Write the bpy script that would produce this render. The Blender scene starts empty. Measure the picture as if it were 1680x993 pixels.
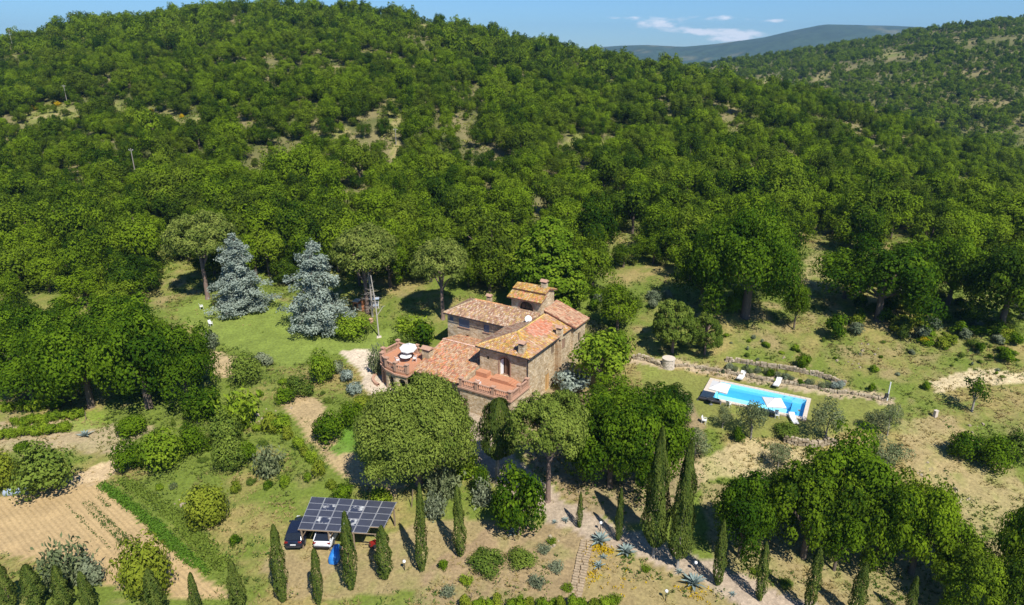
import bpy, math, random
import numpy as np
from mathutils import Vector
from mathutils.geometry import tessellate_polygon
random.seed(7); RNG = np.random.default_rng(7)
S = bpy.context.scene; COL = S.collection
# ------------------------------------------------------------------ camera, sky, sun, exposure
FPX, CU, CV, PITCH, CAMZ = 1121.0, 840.0, 496.5, math.radians(20.1), 43.0
cam = bpy.data.cameras.new('camera'); cam.sensor_width = 36; cam.lens = FPX/1680*36
cam.clip_start = 1; cam.clip_end = 30000
camo = bpy.data.objects.new('camera', cam); COL.objects.link(camo)
camo.location = (0, 0, CAMZ); camo.rotation_euler = (math.pi/2-PITCH, 0, 0); S.camera = camo
SUN_EL, SUN_DIR = math.radians(53), (0.47, -0.88)            # horizontal direction towards the sun
SUN_ROT = math.atan2(SUN_DIR[0], SUN_DIR[1])
W = bpy.data.worlds.new('World'); S.world = W; W.use_nodes = True
S.view_settings.view_transform = 'Standard'; S.view_settings.look = 'None'
S.view_settings.exposure = 0.58; S.view_settings.gamma = 1
def make_world():
    nt = W.node_tree; N = nt.nodes; Lk = nt.links; N.clear()
    out = N.new('ShaderNodeOutputWorld'); bg = N.new('ShaderNodeBackground'); bg.inputs['Strength'].default_value = 0.10
    sky = N.new('ShaderNodeTexSky'); sky.sky_type = 'NISHITA'; sky.sun_disc = False
    sky.sun_elevation = SUN_EL; sky.sun_rotation = SUN_ROT; sky.altitude = 400
    sky.air_density = 1.0; sky.dust_density = 0.15; sky.ozone_density = 3.0
    tc = N.new('ShaderNodeTexCoord'); sep = N.new('ShaderNodeSeparateXYZ'); Lk.new(tc.outputs['Generated'], sep.inputs[0])
    def m(op, a, b=None, c=None):
        n = N.new('ShaderNodeMath'); n.operation = op
        for i, x in enumerate((a, b, c)):
            if x is None: continue
            if isinstance(x, (int, float)): n.inputs[i].default_value = x
            else: Lk.new(x, n.inputs[i])
        return n.outputs[0]
    az = m('ARCTAN2', sep.outputs[0], sep.outputs[1]); el = m('ARCSINE', sep.outputs[2])
    comb = N.new('ShaderNodeCombineXYZ'); Lk.new(m('MULTIPLY', az, 26.0), comb.inputs[0]); Lk.new(m('MULTIPLY', el, 75.0), comb.inputs[1])
    nz = N.new('ShaderNodeTexNoise'); nz.inputs['Scale'].default_value = 1.6; nz.inputs['Detail'].default_value = 7; nz.inputs['Roughness'].default_value = .58
    Lk.new(comb.outputs[0], nz.inputs['Vector'])
    # small fair-weather clouds low over the far hills: azimuth, elevation, half sizes, weight
    tot = None
    for a0, e0, sa, se, w in ((0.292, .021, .046, .0095, 1.3), (0.276, .043, .046, .006, .78), (0.196, .036, .036, .007, 1.0), (.235, .026, .03, .005, .8), (.155, .044, .05, .004, .6), (.345, .038, .03, .004, .62), (-.50, .075, .08, .004, .5), (.05, .085, .10, .004, .45),
                              (-.70, .030, .05, .010, .9), (.165, .026, .02, .007, .5), (.40, .018, .03, .006, .6),
                              (1.5, .05, .2, .02, 1), (2.6, .06, .25, .02, 1), (-1.6, .05, .2, .02, 1), (-2.6, .07, .2, .02, 1)):
        dx = m('DIVIDE', m('SUBTRACT', az, a0), sa); dy = m('DIVIDE', m('SUBTRACT', el, e0), se)
        g = m('MULTIPLY', m('EXPONENT', m('MULTIPLY', m('ADD', m('MULTIPLY', dx, dx), m('MULTIPLY', dy, dy)), -1.0)), w)
        tot = g if tot is None else m('ADD', tot, g)
    mr = N.new('ShaderNodeMapRange'); mr.interpolation_type = 'SMOOTHSTEP'
    mr.inputs['From Min'].default_value = .52; mr.inputs['From Max'].default_value = 1.05; mr.inputs['To Max'].default_value = .9
    Lk.new(m('MULTIPLY', m('ADD', tot, .10), m('MULTIPLY', nz.outputs['Fac'], 1.75)), mr.inputs['Value'])
    mix = N.new('ShaderNodeMix'); mix.data_type = 'RGBA'; mix.inputs['B'].default_value = (7.2, 7.5, 8.0, 1)
    mul = N.new('ShaderNodeMix'); mul.data_type = 'RGBA'; mul.blend_type = 'MULTIPLY'; mul.inputs['Factor'].default_value = 1
    mul.inputs['B'].default_value = (.40, .61, .86, 1)
    Lk.new(sky.outputs[0], mul.inputs['A'])
    Lk.new(mr.outputs[0], mix.inputs['Factor']); Lk.new(mul.outputs['Result'], mix.inputs['A'])
    Lk.new(mix.outputs['Result'], bg.inputs[0]); Lk.new(bg.outputs[0], out.inputs[0])
make_world()
sl = bpy.data.lights.new('sun', 'SUN'); sl.energy = 4.6; sl.angle = math.radians(.53); sl.color = (1, .955, .88)
so = bpy.data.objects.new('sun', sl); COL.objects.link(so)
_d = Vector((SUN_DIR[0]*math.cos(SUN_EL), SUN_DIR[1]*math.cos(SUN_EL), math.sin(SUN_EL)))
so.rotation_euler = _d.to_track_quat('Z', 'Y').to_euler(); so.location = (60, -80, 200)

# ------------------------------------------------------------------ helpers
CT, ST = math.cos(PITCH), math.sin(PITCH)
def ray(u, v):
    a = (u-CU)/FPX; b = (CV-v)/FPX
    return np.array([a, CT+b*ST, -ST+b*CT])
def at(u, v, z):
    d = ray(u, v); t = (z-CAMZ)/d[2]; return np.array([0, 0, CAMZ])+t*d
def proj(P):
    P = np.asarray(P, float); x, y, z = P[..., 0], P[..., 1], P[..., 2]-CAMZ
    fw = np.maximum(y*CT-z*ST, 1e-3); up = y*ST+z*CT
    return CU+FPX*x/fw, CV-FPX*up/fw, fw
def sstep(a, b, x):
    t = np.clip((x-a)/(b-a), 0, 1); return t*t*(3-2*t)
def vnoise(x, y, seed=0):
    xi = np.floor(x).astype(np.int64); yi = np.floor(y).astype(np.int64); fx = x-xi; fy = y-yi
    fx = fx*fx*(3-2*fx); fy = fy*fy*(3-2*fy)
    def h(i, j):
        n = (i*374761393+j*668265263+seed*1274126177) & 0x7fffffff
        n = ((n ^ (n >> 13))*1274126177) & 0x7fffffff
        return ((n ^ (n >> 16)) & 0xffff)/65535.0
    return (h(xi, yi)*(1-fx)+h(xi+1, yi)*fx)*(1-fy)+(h(xi, yi+1)*(1-fx)+h(xi+1, yi+1)*fx)*fy
def fbm(x, y, seed=0, oct=4):
    s = 0; a = .5; t = 0
    for o in range(oct):
        s = s+a*vnoise(x*2**o, y*2**o, seed+o*17); t += a; a *= .55
    return s/t
# ------------------------------------------------------------------ terrain height
CTRL = [(20,985,0),(200,985,0),(400,985,0),(600,985,0),(800,985,-.3),(1000,985,-.6),(1250,985,-.4),(1450,985,-1.0),(1660,985,-1),
 (60,900,.1),(100,850,.3),(250,880,.2),(400,900,.1),(570,905,0),(500,925,0),(640,905,.1),(720,930,0),(560,800,1.2),(300,770,.9),(130,770,.6),(20,800,.4),
 (520,745,1.6),(430,790,1.0),(480,650,2.6),(450,600,3.3),(450,530,4.0),(320,510,4.6),(600,555,3.6),(590,600,2.7),(620,640,2.2),
 (700,690,2.1),(770,715,2.1),(830,760,1.7),(760,830,.8),(880,840,.9),(950,855,.6),(1040,890,.3),(1100,915,.1),(1180,950,-.1),(850,930,-.2),(960,940,-.3),
 (1000,600,4.0),(990,545,5.4),(890,655,2.5),(912,645,2.5),(945,605,3.4),(940,700,2.4),(1040,760,1.9),(1060,640,3.6),(1095,602,3.9),(1060,520,6.8),
 (1150,640,3.3),(1167,622,3.3),(1240,635,3.3),(1338,656,3.3),(1310,690,3.3),(1230,680,3.3),(1420,690,3.2),(1450,665,3.4),(1180,720,2.4),(1250,745,1.7),(1400,740,2.2),
 (1200,600,4.2),(1330,620,4.3),(1450,640,4.0),(1300,560,5.4),(1400,560,5.8),(1200,510,7.3),(1520,620,4.3),(1600,665,3.6),(1660,640,4.3),(1600,580,5.8),(1660,540,7.5),
 (1550,760,2.2),(1600,830,.8),(1640,720,2.6),(1200,830,.8),(1350,850,.3),(1500,900,-.3),(200,660,2.1),(60,680,1.7),(140,720,1.3),(200,720,1.4),(340,640,2.6),
 (880,490,6.5),(720,490,6.0),(600,480,5.6),(500,480,5.3)]
_cp = np.array([at(u, v, z) for u, v, z in CTRL])
_cp = np.vstack([_cp, [[-150,60,0],[150,60,-1],[-150,100,4],[160,100,7],[0,30,-1],[-100,30,-1],[100,30,-2],[-120,130,9],[0,130,9],[120,130,11],[-60,130,8.5],[60,130,10],[180,130,12],[-180,130,10]]])
def _ker(d2): return np.sqrt(d2+36.0)
def _solve():
    P = _cp[:, :2]; n = len(P); d2 = ((P[:, None]-P[None])**2).sum(-1)
    A = np.zeros((n+3, n+3)); A[:n, :n] = _ker(d2)-np.eye(n)*.6; A[:n, n] = 1; A[:n, n+1:] = P/50; A[n, :n] = 1; A[n+1:, :n] = P.T/50
    return np.linalg.solve(A, np.concatenate([_cp[:, 2], [0, 0, 0]]))
_rw = _solve()
def base_h(x, y):
    x = np.asarray(x, float); y = np.asarray(y, float); r = np.full(np.broadcast(x, y).shape, _rw[-3])+_rw[-2]*x/50+_rw[-1]*y/50
    for (px, py), w in zip(_cp[:, :2], _rw): r = r+w*_ker((x-px)**2+(y-py)**2)
    return r
# skyline of the wooded hill and of the hill beyond it on the right: photo column, photo row, forward distance
SK1 = np.array([(-900,170,330),(-400,105,360),(0,60,390),(100,36,400),(200,22,405),(300,9,410),(400,3,415),(500,1,420),(600,6,420),(700,21,420),(800,44,415),(900,66,405),
 (1000,84,390),(1060,96,380),(1120,106,365),(1250,126,335),(1350,150,310),(1500,195,280),(1680,250,255),(2100,330,230),(2600,400,200)], float)
SK2 = np.array([(800,150,900),(1000,125,900),(1180,101,880),(1300,85,860),(1400,68,840),(1500,49,820),(1600,34,800),(1680,23,790),(1900,5,780),(2300,-10,760),(2800,0,740)], float)
def _sk(SK, x, y):
    az = x/np.maximum(y, 1.0)                      # tangent of the azimuth
    uu = az/CT*FPX+CU
    for _ in range(2): pass
    v = np.interp(uu, SK[:, 0], SK[:, 1]); R = np.interp(uu, SK[:, 0], SK[:, 2])
    b = (CV-v)/FPX; dz = (-ST+b*CT)/(CT+b*ST)
    return CAMZ+dz*R, R
def H(x, y):
    x = np.asarray(x, float); y = np.asarray(y, float)
    b = base_h(x, np.minimum(y, 160))
    zr, R = _sk(SK1, x, y); zr = zr-5.4
    d0, z0 = 128.0, 9.0
    t = (y-d0)/(R-d0)
    h1 = np.where(t < 1, z0+(zr-z0)*np.clip(t, 0, 1)**1.02, zr-.30*(y-R)*sstep(0, .12, t-1))
    und = (fbm(x/70, y/70, 3)-.5)*9*sstep(.05, .3, t)*(1-sstep(.75, .97, t))
    h1 = np.maximum(h1+und, -12)
    zr2, R2 = _sk(SK2, x, y); zr2 = zr2-2.2
    t2 = (y-300)/(R2-300)
    h2 = np.where(t2 < 1, -22+(zr2+22)*np.clip(t2, 0, 1)**.85, zr2-.2*(y-R2))
    h2 = np.where(t2 < .02, -30, h2)
    h2 = h2+(fbm(x/110, y/110, 9)-.5)*16*sstep(.1, .35, t2)*(1-sstep(.75, .97, t2))
    h2 = np.maximum(h2, -30)
    hill = np.maximum(h1, h2)
    w = sstep(112, 150, y)
    return b*(1-w)+hill*w
def gp(u, v, n=1600, far=950):
    d = ray(u, v); t = np.geomspace(35, far, n)
    P = np.array([0, 0, CAMZ])+t[:, None]*d; g = P[:, 2]-H(P[:, 0], P[:, 1])
    k = np.argmax(g < 0)
    if k == 0: k = n-1
    f = g[k-1]/(g[k-1]-g[k]+1e-9); p = P[k-1]+(P[k]-P[k-1])*f
    return p
# ------------------------------------------------------------------ object helpers
def link(o, parent=None, loc=None, rz=0.0):
    COL.objects.link(o)
    if parent is not None: o.parent = parent
    if loc is not None: o.location = loc
    if rz: o.rotation_euler = (0, 0, rz)
    return o
def tag(o, label=None, cat=None, group=None, kind=None):
    if label: o['label'] = label
    if cat: o['category'] = cat
    if group: o['group'] = group
    if kind: o['kind'] = kind
    return o
def thing(name, label, cat, loc=(0, 0, 0), rz=0.0, group=None):
    o = bpy.data.objects.new(name, None); o.empty_display_size = .3
    link(o, None, [float(c) for c in loc], rz); return tag(o, label, cat, group)
def npmesh(name, V, F, mat, tone=None, col=None, smooth=False):
    """V (n,3), F (m,k) of one face size"""
    me = bpy.data.meshes.new(name); V = np.asarray(V, np.float32); F = np.asarray(F, np.int32); k = F.shape[1]
    me.vertices.add(len(V)); me.vertices.foreach_set('co', V.ravel())
    me.loops.add(F.size); me.loops.foreach_set('vertex_index', F.ravel())
    me.polygons.add(len(F)); me.polygons.foreach_set('loop_start', np.arange(0, F.size, k, dtype=np.int32))
    try: me.polygons.foreach_set('loop_total', np.full(len(F), k, np.int32))
    except Exception: pass
    if smooth: me.polygons.foreach_set('use_smooth', np.ones(len(F), bool))
    if tone is not None:
        a = me.attributes.new('tone', 'FLOAT', 'FACE'); a.data.foreach_set('value', np.asarray(tone, np.float32))
    if col is not None:
        dom = 'FACE' if len(col) == len(F) else 'POINT'
        c4 = np.ones((len(col), 4), np.float32); c4[:, :3] = col
        a = me.attributes.new('col', 'FLOAT_COLOR', dom); a.data.foreach_set('color', c4.ravel())
    me.update(calc_edges=True)
    if mat: me.materials.append(mat)
    return me
class MB:
    """collects polygons for ONE mesh"""
    def __init__(s): s.V = []; s.F = []
    def add(s, V, F):
        o = len(s.V); s.V += [tuple(float(c) for c in v) for v in V]; s.F += [[i+o for i in f] for f in F]; return s
    def box(s, c, d, rz=0.0, top=1.0):
        x, y, z = d[0]/2, d[1]/2, d[2]/2; cr, sr = math.cos(rz), math.sin(rz); V = []
        for zz, k in ((-z, 1), (z, top)):
            for xx, yy in ((-x, -y), (x, -y), (x, y), (-x, y)):
                px, py = xx*k, yy*k; V.append((c[0]+px*cr-py*sr, c[1]+px*sr+py*cr, c[2]+zz))
        return s.add(V, [[3,2,1,0],[4,5,6,7],[0,1,5,4],[1,2,6,5],[2,3,7,6],[3,0,4,7]])
    def bb(s, a, b): return s.box([(a[i]+b[i])/2 for i in range(3)], [abs(b[i]-a[i]) for i in range(3)])
    def tube(s, pts, rad, n=6, cap=True):
        pts = [Vector(p) for p in pts]; V = []; F = []
        if not isinstance(rad, (list, tuple)): rad = [rad]*len(pts)
        for i, p in enumerate(pts):
            t = (pts[min(i+1, len(pts)-1)]-pts[max(i-1, 0)]).normalized()
            up = Vector((0, 0, 1)) if abs(t.z) < .95 else Vector((1, 0, 0))
            e1 = t.cross(up).normalized(); e2 = t.cross(e1)
            for k in range(n):
                a = 2*math.pi*k/n; V.append(p+(e1*math.cos(a)+e2*math.sin(a))*rad[i])
        for i in range(len(pts)-1):
            for k in range(n):
                k2 = (k+1) % n; F.append([i*n+k, i*n+k2, (i+1)*n+k2, (i+1)*n+k])
        if cap: F += [list(range(n))[::1], [(len(pts)-1)*n+k for k in range(n)][::-1]]
        return s.add(V, F)
    def lathe(s, c, prof, n=10):
        V = []; F = []
        for r, z in prof:
            for k in range(n):
                a = 2*math.pi*k/n; V.append((c[0]+r*math.cos(a), c[1]+r*math.sin(a), c[2]+z))
        for i in range(len(prof)-1):
            for k in range(n):
                k2 = (k+1) % n; F.append([i*n+k, i*n+k2, (i+1)*n+k2, (i+1)*n+k])
        F += [[k for k in range(n)][::-1], [(len(prof)-1)*n+k for k in range(n)]]
        return s.add(V, F)
    def prism(s, poly, z0, z1):
        n = len(poly); V = [(p[0], p[1], z0) for p in poly]+[(p[0], p[1], z1) for p in poly]
        return s.add(V, [list(range(n))[::-1], list(range(n, 2*n))]+[[i, (i+1) % n, n+(i+1) % n, n+i] for i in range(n)])
    def mesh(s, name, mat, smooth=False):
        me = bpy.data.meshes.new(name); me.from_pydata(s.V, [], s.F)
        if mat: me.materials.append(mat)
        if smooth: me.polygons.foreach_set('use_smooth', np.ones(len(s.F), bool))
        me.update(); return me
    def build(s, name, mat, parent=None, smooth=False, loc=None, rz=0.0):
        return link(bpy.data.objects.new(name, s.mesh(name, mat, smooth)), parent, loc, rz)
def copy_tree(o, parent=None):
    c = o.copy(); COL.objects.link(c)
    if parent is not None: c.parent = parent
    for ch in list(o.children): copy_tree(ch, c)
    return c
# ------------------------------------------------------------------ materials
def nodes(name):
    m = bpy.data.materials.new(name); m.use_nodes = True; nt = m.node_tree; nt.nodes.clear()
    out = nt.nodes.new('ShaderNodeOutputMaterial'); return m, nt, nt.nodes, nt.links, out
def plain(name, c, rough=.7, metal=0.0, var=.12, scale=3.0, bump=0.0, spec=.3):
    m, nt, N, L, out = nodes(name); b = N.new('ShaderNodeBsdfPrincipled')
    b.inputs['Roughness'].default_value = rough; b.inputs['Metallic'].default_value = metal; b.inputs['Specular IOR Level'].default_value = spec
    tc = N.new('ShaderNodeTexCoord'); nz = N.new('ShaderNodeTexNoise'); nz.inputs['Scale'].default_value = scale; nz.inputs['Detail'].default_value = 5
    L.new(tc.outputs['Object'], nz.inputs['Vector'])
    mx = N.new('ShaderNodeMix'); mx.data_type = 'RGBA'
    mx.inputs['A'].default_value = (*[x*(1-var*1.6) for x in c], 1); mx.inputs['B'].default_value = (*[min(1, x*(1+var*1.6)) for x in c], 1)
    L.new(nz.outputs['Fac'], mx.inputs['Factor']); L.new(mx.outputs['Result'], b.inputs['Base Color'])
    if bump:
        bp = N.new('ShaderNodeBump'); bp.inputs['Strength'].default_value = bump; bp.inputs['Distance'].default_value = .05
        L.new(nz.outputs['Fac'], bp.inputs['Height']); L.new(bp.outputs[0], b.inputs['Normal'])
    L.new(b.outputs[0], out.inputs[0]); return m
def leaf_mat(name, c1, c2, trans=.30, rnd=.35, hue=0.0):
    """leaf colour between c1 and c2 from the per-leaf 'tone' and from each plant's own random number"""
    m, nt, N, L, out = nodes(name)
    at_ = N.new('ShaderNodeAttribute'); at_.attribute_name = 'tone'; oi = N.new('ShaderNodeObjectInfo')
    ma = N.new('ShaderNodeMath'); ma.operation = 'MULTIPLY_ADD'; L.new(oi.outputs['Random'], ma.inputs[0]); ma.inputs[1].default_value = rnd*2; ma.inputs[2].default_value = -rnd
    ad = N.new('ShaderNodeMath'); ad.operation = 'ADD'; ad.use_clamp = True; L.new(at_.outputs['Fac'], ad.inputs[0]); L.new(ma.outputs[0], ad.inputs[1])
    mx = N.new('ShaderNodeMix'); mx.data_type = 'RGBA'; mx.inputs['A'].default_value = (*c1, 1); mx.inputs['B'].default_value = (*c2, 1); L.new(ad.outputs[0], mx.inputs['Factor'])
    if hue:                                              # some plants are of a duller or yellower kind
        fr = N.new('ShaderNodeMath'); fr.operation = 'MULTIPLY'; fr.inputs[1].default_value = 17.31; L.new(oi.outputs['Random'], fr.inputs[0]); f2 = N.new('ShaderNodeMath'); f2.operation = 'FRACT'; L.new(fr.outputs[0], f2.inputs[0])
        f3 = N.new('ShaderNodeMath'); f3.operation = 'POWER'; f3.inputs[1].default_value = 2.2; L.new(f2.outputs[0], f3.inputs[0]); f4 = N.new('ShaderNodeMath'); f4.operation = 'MULTIPLY'; f4.inputs[1].default_value = hue; L.new(f3.outputs[0], f4.inputs[0])
        m2 = N.new('ShaderNodeMix'); m2.data_type = 'RGBA'; m2.inputs['B'].default_value = (.21, .235, .035, 1); L.new(mx.outputs['Result'], m2.inputs['A']); L.new(f4.outputs[0], m2.inputs['Factor']); mx = m2
    d = N.new('ShaderNodeBsdfDiffuse'); t = N.new('ShaderNodeBsdfTranslucent'); ms = N.new('ShaderNodeMixShader'); ms.inputs[0].default_value = trans
    L.new(mx.outputs['Result'], d.inputs[0]); L.new(mx.outputs['Result'], t.inputs[0]); L.new(d.outputs[0], ms.inputs[1]); L.new(t.outputs[0], ms.inputs[2])
    L.new(ms.outputs[0], out.inputs[0]); return m
def col_mat(name, rough=.8, s1=9.0, amt=.25, bump=.3, rows=None):
    """base colour from the mesh attribute 'col' with fine grain"""
    m, nt, N, L, out = nodes(name); b = N.new('ShaderNodeBsdfPrincipled'); b.inputs['Roughness'].default_value = rough; b.inputs['Specular IOR Level'].default_value = .2
    a = N.new('ShaderNodeAttribute'); a.attribute_name = 'col'; tc = N.new('ShaderNodeTexCoord')
    n1 = N.new('ShaderNodeTexNoise'); n1.inputs['Scale'].default_value = s1; n1.inputs['Detail'].default_value = 6; n1.inputs['Roughness'].default_value = .7; L.new(tc.outputs['Object'], n1.inputs['Vector'])
    mr = N.new('ShaderNodeMapRange'); mr.inputs['From Min'].default_value = .3; mr.inputs['From Max'].default_value = .7; mr.inputs['To Min'].default_value = 1-amt; mr.inputs['To Max'].default_value = 1+amt
    L.new(n1.outputs['Fac'], mr.inputs['Value'])
    vm = N.new('ShaderNodeVectorMath'); vm.operation = 'SCALE'; L.new(a.outputs['Color'], vm.inputs[0]); L.new(mr.outputs[0], vm.inputs['Scale'])
    L.new(vm.outputs[0], b.inputs['Base Color'])
    bp = N.new('ShaderNodeBump'); bp.inputs['Strength'].default_value = bump; bp.inputs['Distance'].default_value = .08; L.new(n1.outputs['Fac'], bp.inputs['Height']); L.new(bp.outputs[0], b.inputs['Normal'])
    if rows:                                             # (angle, spacing) of plough furrows as relief
        mp = N.new('ShaderNodeMapping'); mp.inputs['Rotation'].default_value = (0, 0, -rows[0]); L.new(tc.outputs['Object'], mp.inputs[0])
        w = N.new('ShaderNodeTexWave'); w.bands_direction = 'Y'; w.inputs['Scale'].default_value = .314/rows[1]; w.inputs['Distortion'].default_value = 1.2; w.inputs['Detail'].default_value = 3; w.inputs['Detail Scale'].default_value = 2
        L.new(mp.outputs[0], w.inputs[0]); b2 = N.new('ShaderNodeBump'); b2.inputs['Strength'].default_value = .6; b2.inputs['Distance'].default_value = .08; L.new(w.outputs['Fac'], b2.inputs['Height']); L.new(bp.outputs[0], b2.inputs['Normal']); L.new(b2.outputs[0], b.inputs['Normal'])
    L.new(b.outputs[0], out.inputs[0]); return m
def stone_mat(name, ca, cb, cc, scale=3.2, squash=1.7):
    m, nt, N, L, out = nodes(name); b = N.new('ShaderNodeBsdfPrincipled'); b.inputs['Roughness'].default_value = .9; b.inputs['Specular IOR Level'].default_value = .15
    tc = N.new('ShaderNodeTexCoord'); mp = N.new('ShaderNodeMapping'); mp.inputs['Scale'].default_value = (1, 1, squash); L.new(tc.outputs['Object'], mp.inputs[0])
    vo = N.new('ShaderNodeTexVoronoi'); vo.inputs['Scale'].default_value = scale; L.new(mp.outputs[0], vo.inputs['Vector'])
    ve = N.new('ShaderNodeTexVoronoi'); ve.feature = 'DISTANCE_TO_EDGE'; ve.inputs['Scale'].default_value = scale; L.new(mp.outputs[0], ve.inputs['Vector'])
    sp = N.new('ShaderNodeSeparateColor'); L.new(vo.outputs['Color'], sp.inputs[0])
    cr = N.new('ShaderNodeValToRGB'); e = cr.color_ramp.elements; e[0].color = (*ca, 1); e[1].color = (*cc, 1); x = e.new(.5); x.color = (*cb, 1); L.new(sp.outputs[0], cr.inputs[0])
    n = N.new('ShaderNodeTexNoise'); n.inputs['Scale'].default_value = .8; n.inputs['Detail'].default_value = 6; L.new(tc.outputs['Object'], n.inputs['Vector'])
    mr = N.new('ShaderNodeMapRange'); mr.inputs['From Min'].default_value = .3; mr.inputs['From Max'].default_value = .7; mr.inputs['To Min'].default_value = .72; mr.inputs['To Max'].default_value = 1.2; L.new(n.outputs['Fac'], mr.inputs['Value'])
    vm = N.new('ShaderNodeVectorMath'); vm.operation = 'SCALE'; L.new(cr.outputs[0], vm.inputs[0]); L.new(mr.outputs[0], vm.inputs['Scale'])
    me = N.new('ShaderNodeMapRange'); me.inputs['From Max'].default_value = .06; L.new(ve.outputs['Distance'], me.inputs['Value'])
    mx = N.new('ShaderNodeMix'); mx.data_type = 'RGBA'; mx.inputs['A'].default_value = (.46, .38, .27, 1); L.new(me.outputs[0], mx.inputs['Factor']); L.new(vm.outputs[0], mx.inputs['B'])
    L.new(mx.outputs['Result'], b.inputs['Base Color'])
    bp = N.new('ShaderNodeBump'); bp.inputs['Strength'].default_value = .6; bp.inputs['Distance'].default_value = .04; L.new(me.outputs[0], bp.inputs['Height']); L.new(bp.outputs[0], b.inputs['Normal'])
    L.new(b.outputs[0], out.inputs[0]); return m
M = dict(
 oak=leaf_mat('oak_leaf', (.036, .084, .006), (.155, .25, .013), .38),
 forest=leaf_mat('woodland_leaf', (.026, .062, .006), (.174, .262, .012), .34, rnd=.52, hue=.28),
 bright=leaf_mat('bright_leaf', (.11, .19, .012), (.25, .34, .025)),
 yellow=leaf_mat('yellow_green_leaf', (.11, .16, .014), (.26, .30, .03)),
 pine=leaf_mat('pine_needle', (.080, .128, .016), (.21, .265, .045), .25),
 cypress=leaf_mat('cypress_needle', (.045, .075, .014), (.12, .15, .028), .15, .12),
 cedar=leaf_mat('blue_cedar_needle', (.18, .23, .185), (.40, .46, .38), .3, .1),
 olive=leaf_mat('olive_leaf', (.10, .135, .055), (.24, .27, .13), .25),
 mixed=leaf_mat('shrub_leaf', (.07, .12, .018), (.19, .25, .038), .25),
 grey=leaf_mat('grey_green_leaf', (.10, .13, .07), (.24, .27, .16), .2),
 agave=leaf_mat('agave_leaf', (.15, .21, .19), (.30, .36, .33), .1, .1),
 grass=leaf_mat('grass_blade', (.10, .14, .025), (.34, .27, .11), .3, 0),
 weed=leaf_mat('weed_leaf', (.06, .12, .02), (.19, .22, .06), .3, 0),
 crop=leaf_mat('crop_leaf', (.07, .16, .015), (.15, .26, .03), .3, .1),
 palepine=leaf_mat('pale_pine_needle', (.12, .165, .028), (.30, .34, .075), .25),
 scrub=leaf_mat('scrub_leaf', (.08, .13, .018), (.32, .31, .075), .3, 0),
 broom=leaf_mat('broom_flower', (.45, .30, .01), (.62, .45, .02), .3, .1),
 bark=plain('bark', (.13, .10, .075), .95, var=.3, scale=6, bump=.5),
 pinebark=plain('pine_bark', (.20, .14, .11), .95, var=.3, scale=5, bump=.5),
 palebark=plain('pale_bark', (.30, .27, .23), .95, var=.25, scale=5, bump=.3),
 stone=stone_mat('wall_stone', (.41, .285, .155), (.55, .425, .265), (.67, .55, .38)),
 stonered=stone_mat('brown_stone', (.36,.22,.11), (.45,.30,.17), (.52,.38,.24)),
 stonedry=stone_mat('field_stone', (.24, .185, .115), (.34, .28, .19), (.45, .38, .27), 2.5, 1.4),
 tile=col_mat('roof_tile', .85, 14, .22, .2),
 tilebase=plain('roof_bed', (.30, .13, .08), .9, var=.3, scale=4),
 terra=plain('terracotta', (.44, .265, .18), .8, var=.22, scale=5),
 terrafloor=plain('terracotta_floor', (.45, .215, .12), .75, var=.16, scale=4),
 brick=plain('brick', (.38, .23, .155), .85, var=.28, scale=9),
 wood=plain('weathered_wood', (.23, .17, .11), .85, var=.3, scale=7),
 darkwood=plain('dark_wood', (.09, .05, .03), .7, var=.3, scale=7),
 doorwood=plain('pale_door_wood', (.50, .31, .13), .7, var=.2, scale=6),
 shutter=plain('blue_grey_shutter', (.16, .20, .25), .6, var=.15),
 glass=plain('dark_glass', (.02, .025, .03), .08, var=.1, spec=.6),
 white=plain('white_cloth', (.66, .65, .62), .85, var=.05),
 whitepaint=plain('white_paint', (.75, .75, .74), .45, var=.05),
 metal=plain('grey_metal', (.33, .34, .35), .45, .6, var=.1),
 darkmetal=plain('dark_metal', (.05, .05, .055), .4, .3, var=.1),
 blackp=plain('black_paint', (.012, .017, .034), .12, var=.1, spec=.6),
 carwhite=plain('white_car_paint', (.72, .73, .74), .2, var=.03, spec=.6),
 carglass=plain('car_glass', (.015, .018, .022), .06, var=.1, spec=.7),
 rubber=plain('rubber', (.02, .02, .02), .9),
 redlamp=plain('red_lens', (.22, .015, .012), .25, var=.1),
 solar=plain('solar_cell', (.048, .052, .070), .22, var=.18, scale=2.0, spec=.5),
 solarframe=plain('panel_frame', (.42, .43, .45), .4, .3, var=.08),
 blue=plain('blue_tarpaulin', (.03, .20, .55), .5, var=.25, scale=3),
 orange=plain('orange_brick', (.52, .20, .09), .85, var=.2, scale=5),
 coping=plain('pale_travertine', (.58, .50, .41), .7, var=.14, scale=5),
 poolfloor=plain('pool_liner', (.42, .82, .93), .5, var=.04),
 pooldark=plain('pool_step_liner', (.10, .42, .72), .5, var=.05),
 globe=plain('white_globe', (.8, .8, .78), .3, var=.03),
)
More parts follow.
